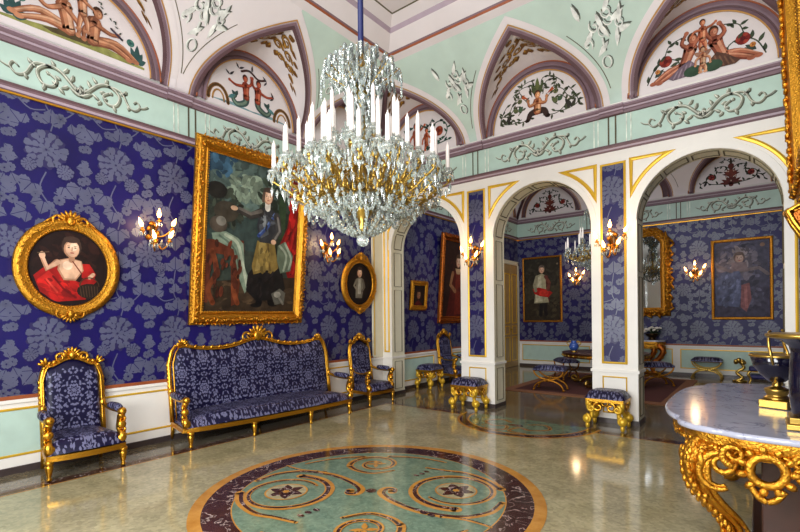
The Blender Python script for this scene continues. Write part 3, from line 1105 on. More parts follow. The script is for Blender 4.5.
def figure(p, J, k=1.0, skin=SK, hair=(70, 44, 28)):
    """nude painted figure; J holds 2D joints"""
    dk, md, lt = skin
    sh, hp = J['sh'], J['hp']
    for name, ws in (('ll', (.118, .088, .045)), ('rl', (.118, .088, .045))):
        if name in J:
            pts = smooth_path([hp] + J[name], 4)
            w = [k * (ws[0] + (ws[2] - ws[0]) * i / (len(pts) - 1)) for i in range(len(pts))]
            p.limb(pts, [q * 1.08 for q in w], dk)
            p.limb([(a + .012 * k, b + .012 * k) for a, b in pts], [q * .72 for q in w], md)
            p.limb([(a + .022 * k, b + .022 * k) for a, b in pts], [q * .26 for q in w], lt)
            e = J[name][-1]
            p.ell(e[0], e[1], .05 * k, .032 * k, md)
    mid = ((sh[0] + hp[0]) / 2 + J.get('bend', 0), (sh[1] + hp[1]) / 2)
    tp = smooth_path([hp, mid, sh], 4)
    n = len(tp)
    w = [k * (.135 - .025 * sin(pi * i / n) + .05 * i / n) for i in range(n)]
    p.limb(tp, [q * 1.08 for q in w], dk)
    p.limb([(a + .014 * k, b + .01 * k) for a, b in tp], [q * .78 for q in w], md)
    p.limb([(a + .03 * k, b + .01 * k) for a, b in tp], [q * .3 for q in w], lt)
    for name in ('la', 'ra'):
        if name in J:
            pts = smooth_path([sh] + J[name], 4)
            w = [k * (.066 - .03 * i / (len(pts) - 1)) for i in range(len(pts))]
            p.limb(pts, [q * 1.1 for q in w], dk)
            p.limb([(a + .008 * k, b + .008 * k) for a, b in pts], [q * .66 for q in w], md)
            e = J[name][-1]
            p.ell(e[0], e[1], .032 * k, .032 * k, md)
    h = J['hd']
    p.limb([sh, h], .06 * k, dk)
    p.ell(h[0], h[1] + .015 * k, .062 * k, .075 * k, hair)
    p.ell(h[0] + .008 * k, h[1] - .008 * k, .048 * k, .06 * k, md)
    p.ell(h[0] + .02 * k, h[1] - .004 * k, .022 * k, .036 * k, lt)
    for dx in (-.012, .022):
        p.ell(h[0] + dx * k, h[1], .007 * k, .005 * k, (60, 36, 28), n=6)

def vine(p, pts, col, leafs, lw=0.014, ll=0.09):
    pp = smooth_path(pts, 6)
    p.limb(pp, lw, col)
    rnd = random.Random(len(pts) * 7 + leafs)
    for i in range(leafs):
        q = pp[int((i + .5) / leafs * (len(pp) - 1))]
        p.leaf(q[0], q[1], rnd.random() * 6.28, ll * (0.7 + .5 * rnd.random()), ll * .42, col, up=False)

def rose(p, x, z, r, cols=((120, 34, 30), (160, 60, 46), (96, 22, 24))):
    p.ell(x, z, r, r, cols[0])
    p.up()
    for k in range(6):
        p.ell(x + r * .6 * cos(k * 1.05), z + r * .6 * sin(k * 1.05), r * .42, r * .36, cols[k % 2], rot=k, n=8, up=False)
    p.ell(x, z, r * .35, r * .35, cols[2])

def mural(M, sc, name, label, draw, dim=False):
    mb = MB(M)
    p = Paint(mb, h0=0.006, eps=0.00015)
    p.ox, p.oz = sc, Z0 - .01
    p.k = .93
    draw(p)
    return tag(mb.build(name), label, 'mural')

def m_bathers(p):
    p.poly([(-.79, .13), (-.5, .16), (-.1, .22), (.3, .2), (.78, .13), (.78, .10), (-.79, .10)], (150, 150, 84))
    p.poly([(-.4, .16), (-.1, .24), (.2, .2), (.1, .14), (-.3, .13)], (86, 74, 48))
    for sg in (-1, 1):
        for a, l in ((1.2, .22), (2.0, .18), (.5, .16), (1.6, .26), (2.6, .14), (.1, .14)):
            p.leaf(sg * .68, .15, a if sg < 0 else pi - a, l, .08, (52, 84, 82))
        rose(p, sg * .60, .40, .05, ((54, 104, 96), (80, 126, 112), (40, 80, 78)))
    figure(p, dict(sh=(-.17, .52), hp=(-.12, .24), hd=(-.16, .66), la=[(-.34, .42), (-.45, .50)], ra=[(-.02, .36), (-.02, .22)], ll=[(-.42, .34), (-.68, .20)], rl=[(-.36, .26), (-.62, .17)]), 1.0)
    figure(p, dict(sh=(.16, .46), hp=(.14, .22), hd=(.20, .60), la=[(.34, .40), (.44, .42)], ra=[(.05, .34), (.04, .20)], ll=[(.42, .30), (.66, .16)], rl=[(.36, .24), (.58, .15)]), 1.0, ((128, 78, 56), (170, 112, 80), (206, 150, 112)))
    figure(p, dict(sh=(.02, .70), hp=(.03, .52), hd=(.0, .80), la=[(-.10, .72), (-.16, .66)], ra=[(.12, .64), (.18, .60)], ll=[(.0, .42), (-.02, .30)], rl=[(.07, .42), (.08, .30)]), .72)
    for x, z, a in ((-.45, .5, .4), (.44, .42, -.6)):
        p.limb([(x - .1 * cos(a), z - .1 * sin(a)), (x + .06 * cos(a), z + .06 * sin(a))], .03, (60, 50, 70))
    for i in range(9):
        p.leaf(.2 + i * .035, .76 - i * .035, i * 1.3, .05, .02, (70, 80, 72))

def m_tritons(p):
    p.poly([(-.74, .11), (-.4, .15), (0, .12), (.4, .15), (.74, .11), (.74, .10), (-.74, .10)], (124, 156, 160))
    for sg in (-1, 1):
        q = arcpts(sg * .62, .10, .17, 0, pi, 12, .24)
        p.limb(q, .06, (140, 96, 44))
        p.limb(q, .03, (84, 60, 30))
        p.limb(arcpts(sg * .62, .10, .10, 0, pi, 10, .16), .03, (170, 124, 60))
    for sg in (-1, 1):
        tail = smooth_path([(sg * .11, .34), (sg * .13, .22), (sg * .28, .15), (sg * .36, .22), (sg * .31, .28)], 5)
        p.limb(tail, [.13 - .08 * i / len(tail) for i in range(len(tail))], (62, 84, 80))
        p.limb(tail, [.05 - .03 * i / len(tail) for i in range(len(tail))], (110, 130, 112))
        p.leaf(sg * .31, .28, 1.2, .1, .06, (52, 74, 70))
        p.leaf(sg * .31, .28, 2.4, .1, .06, (52, 74, 70))
        figure(p, dict(sh=(sg * .12, .50), hp=(sg * .11, .32), hd=(sg * .13, .62), la=[(sg * .30, .46), (sg * .42, .50)], ra=[(sg * .02, .56), (sg * .01, .68)]), .82, ((128, 50, 34), (168, 76, 52), (200, 112, 80)), (60, 30, 22))
    p.limb(smooth_path([(-.2, .72), (-.05, .78), (.12, .70), (.26, .74)], 4), .035, (70, 40, 34))
    for x, z, a in ((-.25, .75, .5), (.3, .72, 2.4), (-.42, .58, .8), (.44, .48, 2.1), (0, .78, 1.5)):
        p.leaf(x, z, a, .12, .035, (60, 56, 60))
        p.leaf(x, z, a + 1.6, .1, .03, (60, 56, 60))
    for sg in (-1, 1):
        p.leaf(sg * .45, .2, 1.6 + sg, .16, .06, (80, 130, 130))

def m_garland(p):
    figure(p, dict(sh=(-.18, .52), hp=(-.17, .30), hd=(-.18, .66), la=[(-.30, .42), (-.34, .30)], ra=[(-.04, .56), (.06, .64)], ll=[(-.2, .2), (-.2, .1)], rl=[(-.13, .2), (-.12, .1)]), .9, ((142, 60, 36), (182, 92, 58), (214, 132, 90)))
    figure(p, dict(sh=(.10, .40), hp=(.10, .24), hd=(.11, .50), la=[(.2, .34), (.2, .24)], ra=[(.02, .34), (.0, .25)], ll=[(.08, .16), (.06, .1)], rl=[(.13, .16), (.14, .1)]), .7, ((142, 60, 36), (182, 92, 58), (214, 132, 90)))
    rose(p, .42, .42, .10, ((130, 50, 30), (164, 78, 48), (100, 36, 26)))
    vine(p, arcpts(.42, .42, .2, -2.4, 3.2, 14), (48, 84, 66), 12, .02, .1)
    vine(p, [(-.04, .66), (.12, .56), (.26, .70)], (44, 70, 60), 6, .02, .1)
    vine(p, [(.1, .12), (.4, .16), (.66, .2)], (46, 82, 70), 7, .02, .12)
    vine(p, [(-.3, .66), (-.46, .5), (-.6, .2)], (46, 82, 70), 9, .02, .12)

def m_satyr(p):
    for sg in (-1, 1):
        for pts, nl in (([(sg * .1, .14), (sg * .35, .12), (sg * .52, .26), (sg * .40, .42), (sg * .28, .34), (sg * .36, .26)], 10),
                        ([(sg * .16, .4), (sg * .3, .56), (sg * .45, .5), (sg * .52, .38), (sg * .64, .3)], 10),
                        ([(sg * .1, .52), (sg * .16, .72), (sg * .34, .7), (sg * .28, .58)], 8), ([(sg * .52, .26), (sg * .68, .3), (sg * .72, .16)], 6)):
            vine(p, pts, (74, 78, 54), nl, .014, .10)
        p.leaf(sg * .36, .32, .7, .12, .09, (62, 84, 60))
        p.leaf(sg * .36, .32, 2.6, .12, .09, (92, 100, 62))
        p.leaf(sg * .60, .15, 1.57 + sg * .6, .2, .08, (48, 46, 40))
        p.leaf(sg * .60, .15, 1.57 - sg * .5, .15, .06, (60, 56, 44))
        p.leaf(sg * .58, .15, 1.57 + sg * 1.3, .13, .05, (48, 46, 40))
        p.poly([(sg * .17, .5), (sg * .27, .60), (sg * .30, .54)], (180, 84, 44))
    for sg in (-1, 1):
        vine(p, [(sg * .06, .6), (sg * .1, .8), (sg * .3, .76), (sg * .46, .62)], (70, 80, 54), 8, .014, .09)
        vine(p, [(sg * .3, .16), (sg * .5, .13), (sg * .7, .2), (sg * .66, .36), (sg * .56, .5)], (70, 80, 54), 9, .014, .09)
        rose(p, sg * .33, .5, .045, ((92, 96, 62), (120, 120, 80), (70, 76, 50)))
    p.leaf(0, .5, 1.57, .34, .10, (92, 100, 58))
    p.leaf(0, .5, 2.0, .26, .09, (78, 88, 54))
    p.leaf(0, .5, 1.14, .26, .09, (78, 88, 54))
    for sg in (-1, 1):
        q = smooth_path([(0, .24), (sg * .12, .22), (sg * .17, .13), (sg * .2, .11)], 4)
        p.limb(q, [.13 - .07 * i / len(q) for i in range(len(q))], (52, 34, 28))
    figure(p, dict(sh=(0, .40), hp=(0, .24), hd=(0, .53), la=[(-.14, .36), (-.17, .46)], ra=[(.14, .36), (.17, .46)]), .95, ((150, 84, 52), (200, 136, 92), (230, 180, 134)))

def m_nymphs(p):
    for sg in (-1, 1):
        vine(p, [(sg * .72, .14), (sg * .62, .34), (sg * .45, .44), (sg * .30, .36), (sg * .36, .24), (sg * .5, .28)], (64, 76, 56), 9, .016, .12)
        rose(p, sg * .47, .42, .085)
        vine(p, [(sg * .48, .5), (sg * .42, .64), (sg * .26, .70)], (64, 76, 56), 6, .014, .1)
        p.leaf(sg * .62, .22, 1.57 + sg * .9, .16, .07, (54, 66, 58))
        rose(p, sg * .58, .30, .035, ((180, 110, 50), (200, 140, 70), (150, 80, 40)))
    for sg in (-1, 1):
        q = [(sg * .17, .34), (sg * .30, .26), (sg * .44, .14), (sg * .38, .10), (sg * .12, .11), (sg * .09, .26)]
        figure(p, dict(sh=(sg * .15, .50), hp=(sg * .24, .26), hd=(sg * .13, .64), la=[(sg * .26, .60), (sg * .20, .74)], ra=[(sg * .05, .62), (sg * .03, .72)], ll=[(sg * .42, .26), (sg * .64, .13)], rl=[(sg * .40, .2), (sg * .56, .12)]), 1.0, ((124, 62, 44), (176, 104, 76), (212, 150, 118)))
        p.poly(q, (110, 92, 104) if sg < 0 else (92, 62, 50))
        for j in range(4):
            x = sg * (.14 + .06 * j)
            p.limb([(x, .30 - .03 * j), (x + sg * .05, .12)], .02, (150, 132, 142) if sg < 0 else (126, 90, 70))
        p.ell(sg * .12, .16, .12, .08, (52, 78, 58))
    figure(p, dict(sh=(0, .72), hp=(0, .58), hd=(0, .82), la=[(-.10, .72), (-.14, .66)], ra=[(.10, .74), (.16, .78)], ll=[(-.03, .50), (-.02, .42)], rl=[(.03, .50), (.03, .42)]), .62, ((150, 74, 48), (196, 116, 80), (224, 160, 120)))
    for sg in (-1, 1):
        p.leaf(0, .34, 1.57 + sg * 1.0, .13, .07, (150, 110, 90))
    figure(p, dict(sh=(0, .34), hp=(0, .22), hd=(0, .43), la=[(-.08, .30), (-.09, .22)], ra=[(.08, .30), (.09, .22)], ll=[(-.03, .16), (-.03, .11)], rl=[(.03, .16), (.03, .11)]), .55, ((160, 96, 66), (206, 150, 112), (232, 190, 150)))

def m_foliate(p):
    c1, c2 = (96, 40, 34), (60, 66, 48)
    for sg in (-1, 1):
        vine(p, [(0, .12), (sg * .25, .14), (sg * .5, .2), (sg * .56, .36), (sg * .44, .44), (sg * .34, .34), (sg * .42, .28)], c2, 12, .022, .11)
        vine(p, [(0, .5), (sg * .16, .62), (sg * .34, .58), (sg * .28, .46)], c2, 9, .018, .1)
        vine(p, [(0, .66), (sg * .1, .78), (sg * .26, .74)], c2, 6, .016, .08)
        rose(p, sg * .44, .36, .075)
        vine(p, [(sg * .56, .3), (sg * .68, .22), (sg * .72, .12)], c2, 6, .016, .09)
        p.leaf(sg * .62, .13, 1.57 + sg * .5, .16, .06, (40, 36, 36))
        for a in (.5, 1.0, 1.4):
            p.leaf(0, .12, pi / 2 + sg * a, .26, .09, c1)
            p.leaf(0, .36, pi / 2 + sg * a, .2, .07, c1)
    p.limb([(0, .10), (0, .72)], [.12, .05], c1)
    p.ell(0, .4, .12, .1, (120, 56, 44))
    p.ell(0, .6, .07, .07, (110, 48, 40))
    p.leaf(0, .64, 1.57, .18, .06, (66, 56, 44))
    for x, z in ((-.1, .3), (.1, .3), (0, .2), (-.06, .46), (.06, .46)):
        p.ell(x, z, .02, .02, (200, 170, 150), n=8, up=False)

mural(M_LEFT, 2.0, 'lunette_mural', 'lunette mural of two reclining bathers and a standing child on a grassy mound', m_bathers)
mural(M_LEFT, 4.35, 'lunette_mural', 'lunette mural of two red sea creatures with fish tails above the tall framed portrait', m_tritons)
mural(M_ARC, XL + 1.1, 'lunette_mural', 'lunette mural of a red-brown standing figure with a garland, partly behind the chandelier', m_garland)
mural(M_ARC, ARCH[1], 'lunette_mural', 'lunette mural of green vines around a small satyr above the middle arch', m_satyr)
mural(M_ARC, XR - 1.15, 'lunette_mural', 'lunette mural of two draped nymphs lifting a child, with red roses, above the right arch', m_nymphs)
mural(M_REAR, XL + 1.1, 'lunette_mural', 'lunette mural of red foliage and roses seen through the middle arch', m_foliate)
mural(M_REAR, XR - 1.15, 'lunette_mural', 'lunette mural of red and dark green scrolling foliage seen through the right arch', m_foliate)

# ------------------------------------------------------------------ picture frames
def curls(mb, path, mat, size, step, closed=True, out=0.0, hgt=0.03, seed=1):
    """carved leaves and beads laid along a path in the XZ plane"""
    rnd = random.Random(seed)
    N = len(path)
    segs = N if closed else N - 1
    for i in range(segs):
        a, b = Vector(path[i]), Vector(path[(i + 1) % N])
        L = (b - a).length
        if L < 1e-6:
            continue
        d = (b - a) / L
        nn = Vector((d.y, -d.x))
        m = max(1, int(L / step))
        for k in range(m):
            q = a + d * (L * (k + .5) / m) + nn * (out + (rnd.random() - .5) * size * .6)
            ang = atan2(d.y, d.x) + (0.7 if k % 2 else -0.7) + (rnd.random() - .5) * .8
            R = Matrix.Rotation(-ang, 3, 'Y')
            mb.ell((q.x, -hgt - rnd.random() * size * .3, q.y), (size * (.55 + .3 * rnd.random()), size * .36, size * .26), mat, 6, 4, R)

def crest(mb, x, z, s, mat, up=1):
    """shell and scroll cartouche"""
    mb.ell((x, -.06, z), (.055 * s, .04 * s, .075 * s), mat)
    for k in range(-3, 4):
        a = pi / 2 + k * .42
        R = Matrix.Rotation(-(a - pi / 2) * 1.0, 3, 'Y')
        mb.ell((x + .10 * s * cos(a), -.045, z + up * .10 * s * sin(a)), (.022 * s, .026 * s, .06 * s), mat, 6, 5, R if up > 0 else R.inverted())
    for sg in (-1, 1):
        pts = spiral(x + sg * .15 * s, z - up * .01 * s, .085 * s, .02 * s, pi if sg > 0 else 0, -sg * up * 1.2, 16)
        mb.tube([(a, -.05, b) for a, b in pts], [.022 * s - .0007 * s * i for i in range(17)], mat, 6)
        pts = smooth_path([(x + sg * .2 * s, z + up * .03 * s), (x + sg * .26 * s, z - up * .015 * s), (x + sg * .31 * s, z - up * .06 * s)], 4)
        mb.tube([(a, -.04, b) for a, b in pts], [.02 * s * (1 - .08 * i) for i in range(len(pts))], mat, 6)

def rect_frame(parent, w, h, fw, mat, depth=0.07, carved=True, name='frame', seed=3):
    mb = MB()
    x, z = w / 2 - fw, h / 2 - fw
    prof = [(0, .015), (.0, .03), (fw * .12, .045), (fw * .2, .035), (fw * .45, depth), (fw * .75, depth * .95), (fw * .86, depth * .6), (fw, depth * .5), (fw, -.0)]
    path = [(-x, -z), (x, -z), (x, z), (-x, z)]
    mb.sweep(prof, path, mat)
    if carved:
        mid = [(-x - fw * .6, -z - fw * .6), (x + fw * .6, -z - fw * .6), (x + fw * .6, z + fw * .6), (-x - fw * .6, z + fw * .6)]
        curls(mb, mid, mat, fw * .3, fw * .22, hgt=depth * .95, seed=seed)
        curls(mb, mid, mat, fw * .22, fw * .3, out=fw * .36, hgt=depth * .6, seed=seed + 1)
        n = max(8, int((w + h) / .05))
        for (a, b) in zip(path, path[1:] + path[:1]):
            m = int(hypot(b[0] - a[0], b[1] - a[1]) / .035)
            for k in range(m):
                mb.ell((a[0] + (b[0] - a[0]) * k / m, -.042, a[1] + (b[1] - a[1]) * k / m), (.012, .008, .012), mat, 5, 4)
    return mb.build(name, parent)

def canvas(parent, draw, bg, w=None, h=None, oval=None, clipbox=None):
    mb = MB()
    if oval:
        pts = [(oval[0] * cos(2 * pi * k / 48), oval[1] * sin(2 * pi * k / 48)) for k in range(48)]
    else:
        pts = [(-w / 2, -h / 2), (w / 2, -h / 2), (w / 2, h / 2), (-w / 2, h / 2)]
    p = Paint(mb, h0=0.012, eps=0.0001)
    p.poly(pts, bg)
    if not oval:
        p.clip = (-w / 2, -h / 2, w / 2, h / 2)
    draw(p)
    # stretcher behind
    mb.prism(pts, -0.010, 0.0, 'wood_dark')
    return mb.build('canvas', parent)

def picture(M, x, z, w, h, fw, mat, label, draw, bg, lean=0.0, carved=True, cat='painting', name='framed_painting', off=0.01, depth=.07, seed=3):
    t = thing(name, label, cat)
    t.matrix_world = M @ Matrix.Translation((x, -off, z)) @ Matrix.Rotation(lean, 4, 'X') @ Matrix.Translation((0, 0, h / 2))
    canvas(t, draw, bg, w - 2 * fw + .02, h - 2 * fw + .02)
    rect_frame(t, w, h, fw, mat, depth, carved, seed=seed)
    return t

def oval_picture(M, x, z, rx, rz, fw, mat, label, draw, bg, lean=0.0, off=0.015):
    t = thing('oval_painting', label, 'painting')
    t.matrix_world = M @ Matrix.Translation((x, -off, z - rz)) @ Matrix.Rotation(lean, 4, 'X') @ Matrix.Translation((0, 0, rz))
    canvas(t, draw, bg, oval=(rx - fw + .015, rz - fw + .015))
    mb = MB()
    n = 56
    path = [((rx - fw) * cos(2 * pi * k / n), (rz - fw) * sin(2 * pi * k / n)) for k in range(n)]
    d = .06
    mb.sweep([(0, .014), (0, .03), (fw * .14, .045), (fw * .3, .036), (fw * .5, d), (fw * .75, d), (fw * .9, d * .6), (fw, d * .5), (fw, 0)], path, mat, smooth=True)
    curls(mb, [((rx - fw * .36) * cos(2 * pi * k / n), (rz - fw * .36) * sin(2 * pi * k / n)) for k in range(n)], mat, fw * .26, fw * .25, hgt=d * .9)
    for k in range(90):
        a = 2 * pi * k / 90
        mb.ell(((rx - fw * .88) * cos(a), -.044, (rz - fw * .88) * sin(a)), (.012, .01, .012), mat, 5, 4)
    mb.build('frame', t)
    cb = MB()
    crest(cb, 0, rz - fw * .25, .82, mat)
    cb.build('crest', t)
    cb = MB()
    crest(cb, 0, -rz + fw * .3, .66, mat, -1)
    cb.build('crest', t)
    return t

FACE = ((176, 128, 98), (214, 170, 138), (232, 198, 168))
def head(p, x, z, s, hair, skin=FACE):
    p.ell(x, z + .02 * s, .105 * s, .13 * s, hair)
    p.ell(x, z - .01 * s, .082 * s, .108 * s, skin[0])
    p.ell(x + .008 * s, z - .005 * s, .072 * s, .098 * s, skin[1])
    p.ell(x + .02 * s, z + .02 * s, .04 * s, .05 * s, skin[2])
    p.ell(x, z + .105 * s, .085 * s, .04 * s, hair)
    for dx in (-.03, .038):
        p.ell(x + dx * s, z + .008 * s, .013 * s, .007 * s, (50, 34, 30), n=8)
        p.ell(x + dx * s, z + .028 * s, .018 * s, .004 * s, (110, 76, 56), n=8)
    p.limb([(x + .004 * s, z + .01 * s), (x + .002 * s, z - .03 * s)], .012 * s, skin[0])
    p.ell(x + .004 * s, z - .055 * s, .024 * s, .008 * s, (166, 70, 62), n=8)

def d_boy(p):
    p.dabs(0, .05, .32, .34, (36, 18, 14), 60, .07, .3, seed=13)
    p.poly([(-.34, -.10), (-.22, .02), (-.10, .08), (-.04, -.1), (.1, -.16), (.2, -.02), (.28, -.14), (.2, -.22), (.16, -.36), (-.12, -.39), (-.28, -.28)], (150, 20, 18))
    p.poly([(-.3, -.14), (-.2, -.04), (-.1, -.14), (-.02, -.26), (-.2, -.30)], (188, 34, 28))
    p.dabs(-.08, -.24, .2, .12, (164, 24, 20), 40, .05, .3, -.6, seed=14)
    p.limb([(-.16, -.1), (-.06, -.24), (.06, -.34)], .02, (110, 10, 12))
    p.limb([(-.22, -.14), (-.12, -.28)], .02, (206, 60, 46))
    p.poly([(.12, .06), (.2, .06), (.27, -.06), (.22, -.16), (.12, -.1)], (160, 24, 20))
    tp = [(-.10, .09), (.0, .12), (.12, .09), (.14, -.02), (.06, -.14), (-.06, -.14), (-.12, -.02)]
    p.poly(tp, FACE[0])
    p.poly([(a * .88 + .004, b * .88 + .004) for a, b in tp], FACE[1])
    p.ell(-.02, .03, .05, .05, FACE[2])
    p.limb([(-.12, .06), (-.22, -.02), (-.26, .10)], [.07, .06, .04], FACE[0])
    p.limb([(-.11, .06), (-.21, -.01), (-.25, .10)], [.05, .045, .03], FACE[1])
    p.ell(-.26, .13, .03, .04, FACE[1])
    p.limb([(-.3, .15), (-.2, .17)], .012, (90, 70, 50))
    p.limb([(.2, -.1), (.24, -.06)], .04, FACE[1])
    p.limb([(.02, .16), (.02, .09)], .06, FACE[0])
    head(p, .02, .23, .95, (64, 46, 38))
    p.ell(.2, -.26, .13, .09, (34, 22, 16))
    for k in range(7):
        p.limb([(.1 + .03 * k, -.2), (.12 + .028 * k, -.33)], .008, (74, 52, 34))
    p.limb(arcpts(.2, -.2, .1, 0, pi, 10), .012, (70, 48, 30))
    p.limb([(.03, .08), (.12, -.06)], .012, (110, 40, 30))

def d_state(p):
    """man in breastplate with a blue sash, table at left, red curtain at right; canvas 1.62 x 2.25"""
    p.poly([(-.85, 1.15), (.85, 1.15), (.85, -.2), (-.85, -.2)], (52, 66, 62))
    p.poly([(-.85, 1.15), (-.3, 1.15), (-.45, .9), (-.85, .8)], (40, 66, 84))
    p.poly([(-.6, .6), (-.4, .95), (-.1, 1.0), (.15, .75), (.3, .4), (-.2, .3), (-.6, .4)], (92, 108, 94))
    p.poly([(-.45, .62), (-.3, .86), (-.1, .85), (-.02, .6), (-.3, .5)], (116, 130, 112))
    p.poly([(-.85, .45), (-.4, .7), (-.2, .5), (-.3, .2), (-.85, .1)], (44, 56, 50))
    p.dabs(-.1, .8, .75, .32, (74, 90, 84), 90, .10, .3, seed=2)
    p.dabs(-.15, .75, .32, .2, (112, 126, 108), 50, .08, .25, seed=3)
    p.dabs(-.62, .98, .2, .14, (50, 78, 96), 26, .08, .25, seed=4)
    p.dabs(-.55, .35, .3, .28, (50, 56, 46), 60, .07, .35, seed=5)
    p.dabs(.3, .6, .25, .4, (48, 58, 46), 40, .08, .3, seed=6)
    p.ell(-.66, .62, .16, .12, (32, 30, 26))
    p.ell(-.5, .34, .2, .15, (58, 52, 42))
    p.poly([(.1, .55), (.85, .45), (.85, -.2), (.1, -.2)], (36, 44, 34))
    p.poly([(.42, .75), (.56, .75), (.56, .05), (.42, .05)], (44, 62, 40))
    p.poly([(.62, 1.15), (.85, 1.15), (.85, -.75), (.68, -.6), (.52, -.25), (.44, -.1), (.60, .25), (.66, .6), (.54, .85), (.44, 1.15)], (124, 16, 18))
    for a in ([(.64, 1.1), (.7, .6), (.64, .2), (.52, -.1)], [(.76, 1.1), (.78, .4), (.66, -.2), (.6, -.4)], [(.56, 1.1), (.62, .8)]):
        p.limb(smooth_path(a, 4), .05, (168, 30, 28))
    for a in ([(.71, 1.1), (.74, .5), (.66, .1), (.56, -.2)], [(.82, 1.1), (.83, .2), (.72, -.5)]):
        p.limb(smooth_path(a, 4), .03, (76, 8, 12))
    p.poly([(-.85, -.7), (.85, -.55), (.85, -1.15), (-.85, -1.15)], (52, 40, 28))
    p.dabs(0, -.88, .8, .25, (62, 48, 34), 70, .09, .3, 0.0, seed=7)
    p.dabs(.72, .2, .1, .8, (140, 22, 22), 46, .07, .35, 1.5, seed=8)
    p.poly([(-.85, -.1), (-.2, -.05), (-.18, -.2), (-.26, -1.0), (-.36, -1.05), (-.4, -.3), (-.7, -.28), (-.74, -1.0), (-.85, -1.0)], (94, 44, 26))
    p.limb(smooth_path([(-.3, -.2), (-.22, -.5), (-.34, -.75), (-.26, -1.0)], 4), .08, (124, 62, 34))
    p.limb(smooth_path([(-.7, -.25), (-.62, -.55), (-.74, -.8), (-.66, -1.0)], 4), .08, (110, 54, 30))
    p.poly([(-.72, .0), (-.5, .05), (-.3, -.02), (-.2, -.1), (-.16, -.45), (-.04, -.7), (-.14, -.85), (-.26, -.6), (-.36, -.2), (-.7, -.08)], (120, 136, 116))
    p.limb(smooth_path([(-.5, .0), (-.3, -.1), (-.2, -.4), (-.1, -.75)], 4), .05, (168, 178, 154))
    p.limb(smooth_path([(-.6, -.02), (-.34, -.2), (-.24, -.55)], 4), .03, (84, 100, 86))
    p.ell(-.62, .14, .14, .12, (76, 66, 56))
    p.ell(-.58, .19, .08, .07, (110, 106, 96))
    # cloak and legs
    p.poly([(-.1, -.55), (.1, -.3), (.5, -.35), (.62, -.75), (.45, -.95), (.05, -.95), (-.12, -.8)], (22, 20, 20))
    p.limb([(.14, -.6), (.12, -1.0)], .12, (20, 18, 20))
    p.limb([(.32, -.6), (.34, -.98)], .12, (24, 20, 20))
    p.ell(.07, -1.03, .1, .035, (16, 14, 14))
    p.ell(.38, -1.01, .09, .035, (16, 14, 14))
    p.poly([(.04, -.02), (.36, -.02), (.46, -.42), (.34, -.52), (.16, -.5), (.0, -.55), (-.04, -.42)], (126, 104, 52))
    p.poly([(.08, -.04), (.2, -.04), (.16, -.46), (.02, -.5)], (156, 134, 76))
    p.limb([(.24, -.06), (.3, -.46)], .03, (90, 70, 36))
    # breastplate, sash
    tp = [(.06, .48), (.2, .53), (.36, .46), (.42, .2), (.36, -.04), (.08, -.04), (.02, .2)]
    p.poly(tp, (46, 48, 52))
    p.poly([(.1, .42), (.2, .46), (.24, .1), (.1, .02), (.06, .2)], (78, 82, 86))
    p.ell(.15, .3, .035, .1, (132, 138, 140))
    p.limb([(.34, .42), (.2, .2), (.06, .06)], .06, (50, 70, 124))
    p.limb([(.33, .44), (.2, .23), (.07, .09)], .02, (96, 118, 164))
    p.limb([(.08, .42), (-.1, .34), (-.34, .40)], [.13, .11, .07], (52, 48, 44))
    p.limb([(.08, .44), (-.1, .37), (-.3, .42)], [.06, .05, .04], (98, 92, 84))
    p.ell(-.38, .41, .06, .035, (196, 158, 126))
    p.limb([(.38, .4), (.44, .16), (.34, .02)], [.13, .11, .08], (60, 58, 58))
    p.limb([(.4, .38), (.45, .18), (.37, .05)], .04, (120, 116, 110))
    p.ell(.34, -.01, .05, .04, (200, 160, 128))
    p.limb([(.2, .6), (.2, .5)], .1, (226, 220, 206))
    head(p, .2, .68, 1.0, (74, 58, 48))
    p.limb([(.12, .72), (.11, .6)], .05, (96, 78, 64))
    p.dabs(.2, -.7, .3, .2, (28, 24, 24), 30, .06, .4, 1.3, seed=9)
    p.dabs(.18, -.28, .16, .2, (134, 112, 58), 30, .05, .25, 1.5, seed=10)
    p.dabs(-.52, -.5, .28, .4, (84, 40, 26), 40, .06, .35, 1.4, seed=11)
    p.dabs(.2, .25, .14, .2, (60, 62, 66), 24, .035, .4, seed=12)
    # drapery at lower right
    p.poly([(.42, -.06), (.56, .02), (.74, -.2), (.7, -.45), (.5, -.5), (.42, -.3)], (96, 108, 88))
    for a in ([(.46, -.06), (.6, -.2), (.56, -.45)], [(.56, .0), (.7, -.24), (.66, -.42)]):
        p.limb(smooth_path(a, 4), .04, (150, 160, 138))
    p.poly([(.34, -.84), (.5, -.75), (.62, -.82), (.6, -.98), (.42, -1.02)], (88, 86, 76))
    p.ell(.46, -.85, .07, .05, (150, 146, 132))
    p.limb([(.5, -.9), (.58, -1.0)], .04, (124, 120, 108))

def d_small_oval(p):
    p.ell(.02, -.02, .16, .3, (38, 24, 20))
    p.poly([(-.08, .1), (.0, .14), (.1, .1), (.12, -.1), (.08, -.28), (-.1, -.28), (-.1, -.1)], (122, 116, 100))
    p.poly([(-.03, .1), (.03, .1), (.05, -.2), (-.04, -.2)], (168, 164, 148))
    p.limb([(-.08, .08), (-.15, -.04), (-.06, -.12)], .05, (134, 126, 108))
    p.limb([(.1, .08), (.15, -.06), (.08, -.14)], .05, (96, 88, 76))
    head(p, .0, .22, .8, (60, 44, 38))

